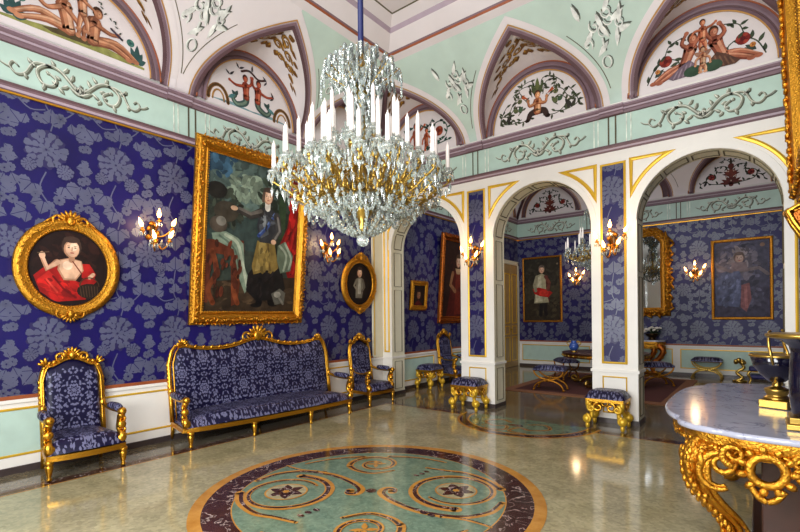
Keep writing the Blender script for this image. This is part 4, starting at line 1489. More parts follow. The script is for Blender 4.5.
def d_lady(p):
    p.dabs(.1, .0, .55, .85, (48, 20, 16), 70, .1, .3, seed=20)
    p.poly([(-.25, .2), (.0, .3), (.28, .2), (.4, -.4), (.6, -1.0), (-.5, -1.0), (-.35, -.4)], (82, 22, 18))
    p.poly([(-.1, .2), (.1, .25), (.22, -.2), (.3, -.9), (-.1, -.9)], (112, 36, 26))
    p.limb([(-.25, .15), (-.34, -.15), (-.1, -.3)], .12, (150, 104, 70))
    p.limb([(.27, .15), (.36, -.12), (.1, -.26)], .12, (90, 28, 24))
    p.poly([(-.14, .28), (.16, .28), (.08, .14), (-.06, .14)], (196, 160, 120))
    head(p, .0, .46, 1.3, (84, 60, 44))

def d_small(p):
    p.poly([(-.16, -.2), (.0, -.1), (.14, -.2), (.12, -.3), (-.14, -.3)], (84, 20, 18))
    head(p, 0, .02, .9, (40, 26, 20), ((110, 70, 50), (140, 94, 66), (160, 116, 86)))

def d_officer(p):
    p.poly([(-.7, .2), (.7, .3), (.7, -.5), (-.7, -.5)], (62, 56, 40))
    p.poly([(-.7, -.45), (.7, -.4), (.7, -1.1), (-.7, -1.1)], (52, 42, 28))
    p.dabs(0, .5, .6, .5, (48, 44, 34), 60, .1, .3, seed=15)
    p.dabs(.1, -.5, .55, .4, (58, 50, 34), 60, .09, .35, seed=16)
    p.limb([(-.03, -.5), (-.05, -.82)], .11, (26, 20, 20))
    p.limb([(.1, -.5), (.12, -.8)], .11, (30, 22, 22))
    p.poly([(.05, .46), (.2, .42), (.26, .0), (.24, -.4), (.1, -.4)], (88, 34, 30))
    p.poly([(-.16, .44), (.0, .5), (.12, .44), (.14, .0), (.22, -.42), (-.26, -.44), (-.2, .0)], (166, 160, 128))
    p.poly([(-.12, .4), (-.02, .44), (.02, -.38), (-.22, -.4), (-.16, 0)], (196, 190, 158))
    p.poly([(-.3, .02), (-.1, .06), (.2, -.02), (.34, -.12), (.2, -.26), (-.06, -.22), (-.24, -.14)], (176, 28, 22))
    p.ell(.06, -.12, .16, .1, (206, 50, 36))
    p.limb([(-.16, .4), (-.24, .14), (-.2, -.04)], .1, (150, 144, 116))
    p.limb([(.12, .4), (.24, .2), (.2, -.02)], .1, (110, 60, 48))
    head(p, -.0, .62, 1.0, (110, 96, 84))
    p.ell(.5, .78, .03, .03, (120, 104, 86))

def d_vision(p):
    p.poly([(-.7, -.3), (.7, -.2), (.7, -1.1), (-.7, -1.1)], (70, 66, 84))
    p.dabs(-.05, .1, .6, .85, (84, 82, 100), 120, .11, .25, seed=17)
    p.dabs(-.08, .4, .4, .4, (108, 102, 114), 70, .09, .22, seed=18)
    p.dabs(-.05, .5, .2, .26, (134, 124, 128), 30, .07, .2, seed=19)
    p.poly([(-.46, .15), (-.2, .25), (-.02, .2), (.0, -.3), (-.05, -.7), (-.5, -.65), (-.55, -.1)], (92, 98, 128))
    p.dabs(-.28, -.2, .24, .44, (96, 102, 130), 50, .07, .22, 1.2, seed=21)
    p.limb([(-.2, .2), (-.5, .35), (-.56, .45)], .09, (116, 106, 112))
    p.limb([(.0, .2), (.35, .26), (.52, .1)], .08, (120, 108, 110))
    p.poly([(.0, -.15), (.16, -.1), (.2, -.5), (.1, -.82), (-.02, -.7)], (140, 92, 94))
    p.limb([(.08, -.2), (.1, -.7)], .06, (168, 112, 110))
    head(p, -.04, .52, 1.1, (100, 84, 78), ((150, 122, 112), (176, 148, 136), (192, 168, 154)))
    p.poly([(-.2, .42), (.1, .42), (.14, .2), (-.2, .2)], (128, 112, 116))
    p.ell(.42, .82, .05, .05, (128, 100, 84))

oval_picture(M_LEFT, 1.86, 2.245, .525, .57, .135, 'gold_carved', 'round gilt-framed painting of a bare-chested boy in red drapery', d_boy, (28, 14, 12), 0.03)
picture(M_LEFT, 4.27, 1.56, 2.00, 2.64, .19, 'gold_carved', 'tall gilt-framed portrait of a man in breastplate beside a red curtain, above the sofa', d_state, (54, 62, 54), 0.10, depth=.08)
oval_picture(M_LEFT, 6.74, 2.30, .50, .54, .13, 'gold_carved', 'oval gilt-framed portrait of a pale figure on black, beside the corner pilaster', d_small_oval, (22, 14, 14), 0.05)
picture(M_LEFT, 8.75, 1.79, .66, .68, .10, 'gold_carved', 'small square gilt-framed dark portrait on the wall behind the left arch', d_small, (30, 16, 14), 0.09, depth=.05, seed=8)
picture(M_LEFT, 10.42, 1.47, 1.70, 2.24, .16, 'gold_red', 'large gilt-framed dark red portrait of a seated lady seen through the left arch', d_lady, (42, 20, 16), 0.07, depth=.07, seed=9)
picture(M_REAR, -5.53, 1.42, 1.28, 2.08, .06, 'gold_dark', 'narrow-framed portrait of a white-coated officer with red sash, seen through the middle arch', d_officer, (44, 40, 30), 0.02, carved=False, depth=.04)
picture(M_REAR, -.43, 1.48, 1.25, 2.03, .07, 'gold_dark', 'narrow-framed hazy blue painting with a pink figure seen through the right arch', d_vision, (78, 76, 94), 0.02, carved=False, depth=.04)
# ------------------------------------------------------------------ gilt armchairs and sofa (front is -Y)
def seat_set(name, label, cat, wf, wb, D, loc, rz, sofa=False, group=None):
    t = thing(name, label, cat, loc, rz, group)
    yf, yb = -D / 2, D / 2
    bow = 0.05 if not sofa else 0.09
    def half(v):                                  # v 0 back .. 1 front
        return wb / 2 + (wf - wb) / 2 * v
    # outline of the rail
    nn = 16
    front = [(-wf / 2 + wf * k / nn, yf - bow * (1 - (2 * k / nn - 1) ** 2) + (0.06 * abs(2 * k / nn - 1) ** 8 if sofa else 0.02 * abs(2 * k / nn - 1) ** 8)) for k in range(nn + 1)]
    outline = front + [(wb / 2, yb), (-wb / 2, yb)]
    f = MB()
    f.slab(outline, 0.205, 0.262, 'gold')
    big = [(a * 1.008, b * 1.012) for a, b in outline]
    f.slab(big, 0.205, 0.222, 'gold')
    f.build('seat_frame', t, bevel=0.008)
    # seat cushion
    c = MB()
    rows = []
    nu, nv = 28 if sofa else 16, 10
    for j in range(nv + 1):
        v = j / nv
        row = []
        for i in range(nu + 1):
            u = -1 + 2 * i / nu
            hw = half(v) * 0.985
            y = yb - 0.03 - (D - 0.03) * v - (bow * (1 - u * u)) * v + 0.012
            e = max(0.0, (1 - abs(u) ** 8)) ** 0.5 * max(0.0, 1 - max(0, (v - .5) * 2) ** 6) ** 0.5
            row.append((u * hw, y, 0.262 + 0.135 * e + 0.035 * (1 - u * u) * (1 - v * .6)))
        rows.append(row)
    c.grid(rows, 'upholstery')
    c.build('seat_cushion', t)
    # back
    W = wb / 2 + (0.01 if sofa else -0.012)
    def ztop(u):
        a = abs(u)
        if sofa:
            return 1.25 + 0.085 * math.exp(-(u / .24) ** 2) - 0.03 * sin(pi * min(1, a) ** 1.0) ** 2 + 0.03 * math.exp(-((a - .86) / .1) ** 2) - 0.22 * max(0, (a - .93) / .07) ** 2
        return 1.145 + 0.075 * max(0, cos(pi * u / 1.3)) - 0.17 * max(0, (a - .78) / .22) ** 2
    def yrec(z):
        return yb - 0.03 + 0.13 * (z - 0.3)
    b = MB()
    rows = []
    nz = 14
    for j in range(nz + 1):
        v = j / nz
        row = []
        for i in range(nu + 1):
            u = -1 + 2 * i / nu
            z = 0.30 + (ztop(u) - 0.03 - 0.30) * v
            e = (1 - abs(u) ** 10) ** 0.5 * (1 - abs(2 * v - 1) ** 10) ** 0.5
            row.append((u * (W - 0.02), yrec(z) - 0.02 - 0.055 * e - (0.015 * sin(v * 9.5 + .6) if sofa else 0) * e, z))
        rows.append(row)
    b.grid(rows, 'upholstery')
    rows = [[(u * (W - 0.02), yrec(0.3 + (ztop(u) - .33) * v) + 0.012, 0.3 + (ztop(u) - .33) * v) for u in [-1 + 2 * i / nu for i in range(nu + 1)]] for v in (0, .5, 1)]
    b.grid(rows, 'upholstery')
    b.build('backrest', t)
    g = MB()
    n2 = 60 if sofa else 30
    top = [(u * W, yrec(ztop(u)) - 0.02, ztop(u)) for u in [-1 + 2 * i / n2 for i in range(n2 + 1)]]
    lo = [0.26, .5, .75, ztop(-1) - .06]
    left = [(-W, yrec(z) - 0.02, z) for z in lo]
    right = [(W, yrec(z) - 0.02, z) for z in reversed(lo)]
    g.tube(left + top + right, 0.03, 'gold', 8)
    g.tube([(x * .965, y - 0.03, z - .02 if abs(x) < W * .98 else z) for x, y, z in left + top + right], 0.011, 'gold', 6)
    # crest, corner leaves
    def yy(z):
        return yrec(z) - 0.06
    zc_ = ztop(0) + (0.035 if sofa else .02)
    s = 1.3 if sofa else 0.75
    g.ell((0, yy(zc_) - .01, zc_), (.06 * s, .035, .065 * s), 'gold')
    for k in range(-3, 4):
        a = pi / 2 + k * .45
        g.ell((.09 * s * cos(a), yy(zc_), zc_ + .085 * s * sin(a)), (.022 * s, .022, .05 * s), 'gold', 6, 5, Matrix.Rotation(-(a - pi / 2), 3, 'Y'))
    for sg in (-1, 1):
        pts = spiral(sg * .15 * s, zc_ - .02, .07 * s, .02, pi if sg > 0 else 0, -sg * 1.2, 14)
        g.tube([(a, yy(b_), b_) for a, b_ in pts], [.02 - .0007 * i for i in range(15)], 'gold', 6)
        m = 9 if sofa else 4
        for k in range(m):
            u = sg * ((.20 if sofa else .42) + (.9 - (.20 if sofa else .42)) * k / (m - 1))
            z = ztop(u) + .015
            g.ell((u * W, yy(z) + .02, z), (.035, .022, .022), 'gold', 6, 4, Matrix.Rotation(sg * .7, 3, 'Y'))
        uc = .86 if sofa else .84
        zz = ztop(uc) + .02
        for k in range(5 if sofa else 3):
            a = .3 + k * .55
            g.ell((sg * (uc * W + .05 * cos(a)), yy(zz), zz + .05 * sin(a) - .01), (.018, .022, .04), 'gold', 6, 5, Matrix.Rotation(-sg * (a - pi / 2), 3, 'Y'))
        for k in range(6):
            z = ztop(sg) - .02 - .055 * k
            g.ell((sg * (W + .018), yrec(z) - .02, z), (.02, .024, .032), 'gold', 6, 4)
        g.ell((sg * W, yrec(.66) - .03, .66), (.042, .045, .06), 'gold', 8, 6)
    g.build('back_frame', t)
    # legs
    prof = [(.012, 0), (.024, .01), (.028, .025), (.018, .04), (.026, .07), (.036, .13), (.04, .155), (.028, .165), (.044, .178), (.044, .21)]
    xs = [-.94, -.34, .34, .94] if sofa else [-.92, .92]
    for u in xs:
        m = MB()
        x = u * wf / 2
        y = yf - bow * (1 - u * u) + .045
        m.lathe(prof, 'gold', 12, (x, y, 0))
        m.build('leg', t)
    for u in ([-1, 0, 1] if sofa else [-1, 1]):
        m = MB()
        x = u * (wb / 2 - .02)
        m.tube([(x, yb + .05, 0), (x, yb + .01, .12), (x, yb - .02, .28)], [.02, .026, .03], 'gold', 6)
        m.build('leg', t)
    # arms
    for sg in (-1, 1):
        m = MB()
        hx = wf / 2 - .045
        bx = W
        yfront = yf + .10
        sup = smooth_path([(sg * hx, yfront - .03, .262), (sg * (hx + .015), yfront - .05, .34), (sg * hx, yfront + .02, .42), (sg * (hx + .01), yfront + .0, .52), (sg * (hx + .01), yfront - .05, .59)], 4)
        m.tube(sup, [.04, .042, .044, .046, .042, .036, .032, .03, .03, .03, .032, .034, .038, .04, .04, .04, .04][:len(sup)], 'gold', 8)
        m.ell((sg * (hx + .01), yfront - .06, .615), (.048, .055, .045), 'gold')
        m.ell((sg * (hx + .012), yfront - .03, .46), (.05, .04, .05), 'gold')
        m.ell((sg * hx, yfront - .05, .31), (.05, .045, .055), 'gold')
        for k in range(4):
            m.ell((sg * (hx + .045), yfront - .03, .34 + .06 * k), (.018, .03, .035), 'gold', 6, 4)
        arm = smooth_path([(sg * (hx + .01), yfront - .06, .61), (sg * (hx + .02), yfront + .12, .60), (sg * (bx + .03), yb - .16, .615), (sg * bx, yrec(.66) - .02, .66)], 5)
        m.tube(arm, .026, 'gold', 8)
        a_ = m.build('armrest', t)
        pd = MB()
        mid = smooth_path([(sg * (hx + .012), yfront + .02, .632), (sg * (hx + .02), yfront + .15, .64), (sg * (bx + .03), yb - .14, .645)], 5)
        n = len(mid)
        pd.tube(mid, [.045 * (max(.05, 1 - abs(2 * i / (n - 1) - 1) ** 5)) ** .5 for i in range(n)], 'upholstery', 10)
        pd.build('arm_pad', a_)
    return t

armc = seat_set('armchair', 'gilt armchair in blue silk damask, left of the sofa under the round painting', 'armchair', .74, .60, .56, (-5.955, 1.845, 0), radians(87), group='gilt blue armchairs along the left wall')
seat_set('sofa', 'long gilt sofa with carved crest and blue silk damask, under the tall portrait', 'sofa', 2.84, 2.68, .62, (-5.90, 4.32, 0), radians(86), sofa=True)
dup(armc, (-5.935, 6.66, 0), radians(91), 'gilt armchair in blue silk damask, between the sofa and the corner pilaster', 'gilt blue armchairs along the left wall')
dup(armc, (-5.98, 9.78, 0), radians(90), 'gilt blue armchair half hidden behind the damask pier, in the rear room', 'gilt blue armchairs along the left wall')

# ------------------------------------------------------------------ gilt footstools with scrolled legs
def footstool(label, loc, rz, group):
    t = thing('footstool', label, 'footstool', loc, rz, group)
    w, d = .50, .40
    c = MB()
    rows = []
    for j in range(11):
        v = -1 + 2 * j / 10
        row = []
        for i in range(13):
            u = -1 + 2 * i / 12
            e = (1 - abs(u) ** 5) ** .5 * (1 - abs(v) ** 5) ** .5
            row.append((u * (w / 2 + .02), v * (d / 2 + .02), .435 + .12 * e))
        rows.append(row)
    c.grid(rows, 'upholstery')
    rows = [[(u * (w / 2 + .02), v * (d / 2 + .02), .435) for u in (-1, 1)] for v in (-1, 1)]
    c.grid(rows, 'upholstery', False)
    c.build('seat', t)
    f = MB()
    f.box((-w / 2 - .01, -d / 2 - .01, .385), (w / 2 + .01, d / 2 + .01, .437), 'gold')
    for sx in (-1, 1):
        for k in range(2):
            pts = spiral(0 + sx * .085, .315, .07, .02, pi / 2, -sx * 1.1, 14)
            y = (-d / 2 + .01) if k == 0 else (d / 2 - .01)
            f.tube([(a, y, b) for a, b in pts], [.026 - .0008 * i for i in range(15)], 'gold', 8)
            pts = spiral(0 + sx * .07, .315, .06, .02, pi / 2, -sx * 1.1, 14)
            f.tube([((-w / 2 + .01) if k == 0 else (w / 2 - .01), a, b) for a, b in pts], [.024 - .0008 * i for i in range(15)], 'gold', 8)
    f.build('seat_frame', t, bevel=.006)
    for sx in (-1, 1):
        for sy in (-1, 1):
            m = MB()
            X = lambda r: (sx * (w / 2 - .03 + r * .8), sy * (d / 2 - .03 + r * .5))
            pth = [(.0, .39), (.015, .35), (-.01, .29), (-.045, .23), (-.03, .15), (.03, .10), (.06, .13), (.05, .17)]
            pp = smooth_path([(r, z) for r, z in pth], 4)
            n = len(pp)
            m.tube([(*X(r), z) for r, z in pp], [.036 - .01 * i / n for i in range(n)], 'gold_paint', 8)  # yellower gilt than the seat frame: front light put into the colour
            q = X(.025)
            m.ell((q[0], q[1], .135), (.066, .066, .064), 'gold_paint', 10, 8)
            q = X(-.02)
            m.ell((q[0], q[1], .30), (.055, .055, .055), 'gold_paint', 8, 6)
            q = X(.02)
            m.lathe([(.018, 0), (.03, .02), (.032, .05), (.022, .09)], 'gold_paint', 8, (q[0], q[1], 0))
            yq = q[1] + sy * .03
            for (ux, uz, rr, tn) in ((sx * (w / 2 - .005), .135, .062, sx * 1.3), (sx * (w / 2 - .075), .30, .058, -sx * 1.3)):
                sp = spiral(ux, uz, rr, .012, pi / 2, tn, 18)
                m.tube([(a, yq, b) for a, b in sp], [.022 - .0006 * i for i in range(19)], 'gold_paint', 8)
            m.build('leg', t)
    return t

FG = 'gilt scroll-leg footstools'
st = footstool('gilt scroll-legged footstool before the pier between the left and middle arches', (-4.12, 7.21, 0), 0.0, FG)
dup(st, (-1.80, 7.19, 0), 0.0, 'gilt scroll-legged footstool before the pier between the middle and right arches', FG)
dup(st, (-6.04, 8.78, 0), radians(90), 'gilt scroll-legged footstool against the left wall, seen through the left arch', FG)

# ------------------------------------------------------------------ X-frame stools
def xstool(label, loc, rz, group, gilt='gold'):
    t = thing('cross_frame_stool', label, 'stool', loc, rz, group)
    w, d = .66, .42
    c = MB()
    rows = []
    for j in range(9):
        v = -1 + 2 * j / 8
        rows.append([(u * w / 2, v * d / 2, .47 + .075 * ((1 - abs(u) ** 4) ** .5) * ((1 - abs(v) ** 4) ** .5)) for u in [-1 + 2 * i / 12 for i in range(13)]])
    c.grid(rows, 'upholstery')
    c.box((-w / 2, -d / 2, .43), (w / 2, d / 2, .472), 'upholstery')
    c.build('seat', t)
    for sy in (-1, 1):
        m = MB()
        y = sy * (d / 2 - .02)
        m.tube([(w / 2 * .94 * cos(a), y, .44 + .20 * sin(a)) for a in [pi + pi * k / 16 for k in range(17)]], .02, gilt, 8)
        m.tube([(w / 2 * .94 * cos(a), y, .02 + .20 * sin(a)) for a in [pi * k / 16 for k in range(17)]], .02, gilt, 8)
        m.ell((0, y - sy * -.012, .23), (.04, .02, .04), gilt)
        m.tube([(-w / 2 * .94, y, .43), (w / 2 * .94, y, .43)], .016, gilt, 6)
        for sx in (-1, 1):
            m.ell((sx * w / 2 * .94, y, .022), (.035, .03, .022), gilt)
        m.build('cross_leg', t)
    m = MB()
    m.tube([(0, -d / 2 + .02, .23), (0, d / 2 - .02, .23)], .014, gilt, 6)
    m.build('stretcher', t)
    return t

XG = 'cross-frame stools in the rear room'
xs = xstool('dark cross-frame stool at the carpet edge, in front of the round table', (-3.66, 9.95, .017), radians(6), XG, 'gold_dark')
dup(xs, (-3.95, 11.85, .017), radians(-50), 'dark cross-frame stool behind the round table, nearer the back wall', XG)
dup(xs, (-1.95, 11.9, .017), radians(30), 'dark cross-frame stool right of the round table, beside the white pier edge', XG)
xs2 = xstool('bright gilt cross-frame stool against the back wall, under the hazy blue painting', (-1.14, 14.05, 0), 0, XG, 'brass')

# dark stool by the back wall, right of the painting
def low_bench():
    t = thing('low_bench', 'dark upholstered low bench by the back wall, behind the bronze bowl', 'bench', (.02, 13.6, 0))
    m = MB()
    m.box((-.30, -.2, .30), (.30, .2, .40), 'silk_blue')
    m.build('seat', t, bevel=.03)
    m = MB()
    m.box((-.28, -.18, .12), (.28, .18, .22), 'silk_blue')
    m.build('shelf', t, bevel=.03)
    for sx in (-1, 1):
        for sy in (-1, 1):
            m = MB()
            pp = smooth_path([(sx * .26, sy * .16, .30), (sx * .32, sy * .18, .22), (sx * .26, sy * .16, .12), (sx * .3, sy * .17, .0)], 4)
            m.tube(pp, .025, 'brass', 8)
            m.build('leg', t)
low_bench()
t = thing('gilt_stand', 'small gilt scrolled stand beside the dark low bench at the back wall', 'stand', (-.46, 13.75, 0))
m = MB()
m.tube(smooth_path([(-.1, 0, 0), (.05, 0, .1), (-.06, 0, .22), (.08, 0, .34), (0, 0, .48)], 5), .035, 'brass', 8)
m.build('stem', t)
m = MB()
m.tube([(.13 * cos(a), .1 * sin(a), .02) for a in [2 * pi * k / 16 for k in range(16)]], .022, 'brass', 6, closed=True)
m.build('base', t)
m = MB()
for k in range(7):
    a = k * .9
    m.ell((.08 * cos(a), .05 * sin(a), .46 + .03 * (k % 3)), (.05, .03, .05), 'brass')
m.build('top', t)

# ------------------------------------------------------------------ centre table of the rear room, carpet
cp = MB()
cp.box((-4.58, 9.45, .0006), (-1.28, 13.4, .014), 'carpet_border')
cp.box((-4.36, 9.67, .002), (-1.50, 13.18, .017), 'carpet_red')
tag(cp.build('carpet'), 'dark red carpet with a lighter brown border under the round table', 'carpet')

def round_table():
    t = thing('centre_table', 'dark round table with gilt-inlaid edge on the red carpet', 'table', (-2.86, 11.2, .017))
    R = .92
    m = MB()
    m.lathe([(0.0, .735), (R - .05, .735), (R, .742), (R + .01, .755), (R, .768), (R - .05, .77), (0, .77)], 'wood_dark', 48)
    m.build('tabletop', t)
    m = MB()
    m.lathe([(R - .06, .66), (R - .02, .66), (R - .015, .735), (R - .06, .735)], 'gold_dark', 48)
    for k in range(36):
        a = 2 * pi * k / 36
        m.ell(((R - .01) * cos(a), (R - .01) * sin(a), .70), (.03, .03, .024), 'brass', 6, 4)
    m.build('apron', t)
    m = MB()
    m.lathe([(.12, .05), (.22, .07), (.24, .14), (.14, .2), (.10, .3), (.16, .42), (.12, .5), (.2, .6), (.3, .66)], 'wood_dark', 24)
    m.build('pedestal', t)
    for k in range(4):
        a = pi / 4 + k * pi / 2 + .55
        m = MB()
        pp = smooth_path([(.15, .18), (.4, .17), (.58, .09), (.74, .06), (.82, .11), (.76, .17), (.70, .13)], 5)
        m.tube([(r * cos(a), r * sin(a), z) for r, z in pp], [.05 - .02 * i / len(pp) for i in range(len(pp))], 'brass', 8)
        m.ell((.6 * cos(a), .6 * sin(a), .07), (.05, .05, .05), 'brass')
        m.build('foot', t)
round_table()
t = thing('blue_vase', 'blue porcelain vase with bronze mounts on the round table edge', 'vase', (-3.44, 10.85, .787))
m = MB()
m.lathe([(.05, .03), (.09, .07), (.11, .13), (.08, .2), (.05, .22), (.07, .26)], 'porcelain_blue', 20)
m.build('body', t)
m = MB()
m.lathe([(.07, 0), (.075, .015), (.05, .03), (.05, .035)], 'brass', 16)
m.build('mount', t)
for sg in (-1, 1):
    m = MB()
    m.tube(smooth_path([(sg * .1, 0, .15), (sg * .16, 0, .2), (sg * .1, 0, .25), (sg * .06, 0, .24)], 4), .012, 'brass', 6)
    m.build('handle', t)

# ------------------------------------------------------------------ consoles
def carve_band(mb, pts, z0, z1, mat, size, seed=2, out=0.012):
    rnd = random.Random(seed)
    for i in range(len(pts) - 1):
        a, b = Vector(pts[i]), Vector(pts[i + 1])
        d = b - a
        L = d.length
        if L < 1e-5:
            continue
        d /= L
        n = Vector((d.y, -d.x))
        ang = atan2(d.y, d.x)
        for k in range(max(1, int(L / (size * .8)))):
            q = a + d * (L * (k + .5) / max(1, int(L / (size * .8)))) + n * out
            for z in (z0 + (z1 - z0) * .28, z0 + (z1 - z0) * .72):
                R = Matrix.Rotation(ang, 3, 'Z') @ Matrix.Rotation((rnd.random() - .5) * 2.2, 3, 'Y')
                mb.ell((q.x, q.y, z + (rnd.random() - .5) * .02), (size * (.5 + .3 * rnd.random()), size * .28, size * .24), mat, 6, 4, R)

def marble_console():
    ht = .93
    t = thing('console_table', 'carved gilt console table with a shaped pale marble top, at the right edge', 'console table', (-.02, 4.66, 0))
    # outline: x from -0.62 (room side) to 0.52 (wall), y +-1.24
    q = [(.52, -1.23), (.30, -1.245), (.10, -1.25), (-.08, -1.235), (-.18, -1.19), (-.25, -1.17), (-.36, -1.11), (-.43, -1.03), (-.455, -.95), (-.455, -.88), (-.50, -.82), (-.555, -.68), (-.60, -.45), (-.615, -.2)]
    q = smooth_path(q, 4)
    out = q + [(x, -y) for x, y in reversed(q)]
    m = MB()
    n = len(out)
    def off(k):
        return [(x * (1 + k) - k * .1, y * (1 + k * .6)) for x, y in out]
    rows = [[(x, y, z) for x, y in o] for o, z in ((off(-.03), ht - .042), (off(0), ht - .036), (off(.006), ht - .02), (off(0), ht - .006), (off(-.012), ht))]
    m.grid(rows, 'white_marble', True, closeu=True)
    m.add([(x, y, ht) for x, y in off(-.012)], [tuple(range(n))], 'white_marble')
    m.add([(x, y, ht - .042) for x, y in off(-.03)], [tuple(range(n))[::-1]], 'white_marble')
    m.build('marble_top', t)
    ap = [(x * .94 + .01, y * .96) for x, y in out]
    a = MB()
    rows = [[(x, y, ht - .043) for x, y in ap], [(x, y, ht - .07) for x, y in [(u * 1.01, v * 1.005) for u, v in ap]], [(x * .985, y * .99, ht - .12) for x, y in ap], [(x * .96, y * .975, ht - .17) for x, y in ap]]
    a.grid(rows, 'gold_carved', True)
    carve_band(a, ap, ht - .17, ht - .06, 'gold_carved', .05)
    carve_band(a, [(x, y) for x, y in ap], ht - .075, ht - .06, 'gold_carved', .035, 5, .016)
    # hanging scrolls under the near end
    for xx in (-.34, .34 + .0):
        pts = spiral(xx * .62 + .02, ht - .215, .075, .02, pi / 2, -1.3 if xx < 0 else 1.3, 18)
        a.tube([(u, -1.165, v) for u, v in pts], [.026 - .0009 * i for i in range(19)], 'gold_carved', 8)
    a.build('apron', t)
    # openwork cartouche in the middle of both ends
    for sy in (-1, 1):
        c = MB()
        cx, cy, cz = .03, sy * 1.19, ht - .215
        c.tube([(cx + .085 * cos(u), cy, cz + .085 * sin(u)) for u in [2 * pi * k / 24 for k in range(24)]], .026, 'gold_carved', 8, closed=True)
        for k in range(11):
            u = 2 * pi * k / 11
            c.ell((cx + .125 * cos(u), cy, cz + .125 * sin(u)), (.035, .026, .024), 'gold_carved', 6, 4, Matrix.Rotation(-u, 3, 'Y'))
        for sg in (-1, 1):
            pts = spiral(cx + sg * .16, cz + .07, .07, .02, -pi / 2, sg * 1.2, 16)
            c.tube([(u, cy, v) for u, v in pts], [.024 - .0009 * i for i in range(17)], 'gold_carved', 8)
            pts = smooth_path([(cx + sg * .08, cz - .1), (cx + sg * .04, cz - .16), (cx, cz - .18)], 4)
            c.tube([(u, cy, v) for u, v in pts], .02, 'gold_carved', 6)
        c.build('cartouche', t)
    # big cabriole legs: three ribs, acanthus on the knee, C-scroll inside
    for (lx, ly, dx, dy) in ((-.32, -1.0, -.75, -.66), (-.32, 1.0, -.75, .66), (.40, -1.12, .25, -.6), (.40, 1.12, .25, .6)):
        m = MB()
        pth = [(-.02, .82), (.035, .74), (.05, .62), (.01, .50), (-.08, .39), (-.17, .30), (-.23, .20), (-.20, .09), (-.10, .04)]
        if lx > 0:
            pth = [(r * .45, z) for r, z in pth]
        pp = smooth_path(pth, 5)
        N = len(pp)
        for o, w, f in ((0, .85, .02), (.06, .55, 0), (-.06, .55, 0), (.10, .38, -.025), (-.10, .38, -.025)):
            m.tube([(lx + dx * (r + f) + o * -dy, ly + dy * (r + f) + o * dx, z) for r, z in pp], [w * (.055 - .028 * i / N + .012 * sin(pi * i / N * 3) ** 2) for i in range(N)], 'gold_carved', 10)
        for k in range(1, N - 4, 2):
            r, z = pp[k]
            for o in (-.03, .03):
                m.ell((lx + dx * (r + .055) - dy * o, ly + dy * (r + .055) + dx * o, z), (.018, .018, .03), 'gold_carved', 6, 5)
        for k in range(5):
            m.ell((lx + dx * .06 - dy * (k - 2) * .045, ly + dy * .06 + dx * (k - 2) * .045, .74 - .02 * abs(k - 2)), (.026, .026, .06), 'gold_carved', 6, 5)
            r, z = pp[N // 2 + 2]
            m.ell((lx + dx * (r + .03) - dy * (k - 2) * .03, ly + dy * (r + .03) + dx * (k - 2) * .03, z + .03), (.022, .022, .04), 'gold_carved', 6, 5)
        r, z = pp[-1]
        m.ell((lx + dx * r, ly + dy * r, .045), (.07, .07, .045), 'gold_carved', 10, 6)
        if lx < 0:
            sy = -1 if ly < 0 else 1
            for rr, w in ((.15, .030), (.115, .018)):
                pts = spiral(.12, .62, rr, rr * .55, 1.2, .62, 20)
                m.tube([(lx + u, ly + sy * (.10 - .1 * u), v) for u, v in pts], [w * (1 - .02 * i) for i in range(21)], 'gold_carved', 8)
            for k in range(7):
                a_ = 1.2 + k * .5
                m.ell((lx + .12 + .17 * cos(a_), ly + sy * .10, .62 + .17 * sin(a_)), (.024, .02, .02), 'gold_carved', 6, 4)
        m.build('leg', t)
    # shelf plinth of dark wood below
    m = MB()
    m.box((-.06, -.90, .0), (.49, .90, .12), 'wood_dark')
    m.box((.0, -.84, .12), (.49, .84, .74), 'wood_dark')
    m.build('back_panel', t, bevel=.01)
    return t
marble_console()

def rear_console():
    t = thing('gilt_console', 'carved gilt console table under the tall mirror on the back wall', 'console table', (-2.925, 14.13, 0))
    m = MB()
    poly = [(-.85, .22), (-.85, -.1), (-.7, -.22), (0, -.28), (.7, -.22), (.85, -.1), (.85, .22)]
    m.slab(poly, .90, .94, 'white_marble')
    m.build('marble_top', t, bevel=.008)
    m = MB()
    ap = [(a * .96, b * .94) for a, b in poly]
    m.slab(ap, .72, .90, 'gold_carved')
    carve_band(m, ap, .70, .90, 'gold_carved', .07)
    m.build('apron', t)
    for sx in (-1, 1):
        for (bx, by) in ((.70, -.12), (.45, .12)):
            m = MB()
            pp = smooth_path([(sx * bx, by, .80), (sx * (bx + .12), by - .02, .66), (sx * (bx + .02), by, .45), (sx * (bx - .16), by, .3), (sx * (bx - .12), by, .1), (sx * bx, by, .03)], 5)
            n = len(pp)
            m.tube(pp, [.085 - .045 * i / n for i in range(n)], 'gold_red', 8)
            for k in range(0, n, 3):
                m.ell((pp[k][0] + sx * .05, by - .03, pp[k][2]), (.04, .035, .05), 'gold_carved', 6, 4)
            m.build('leg', t)
rear_console()

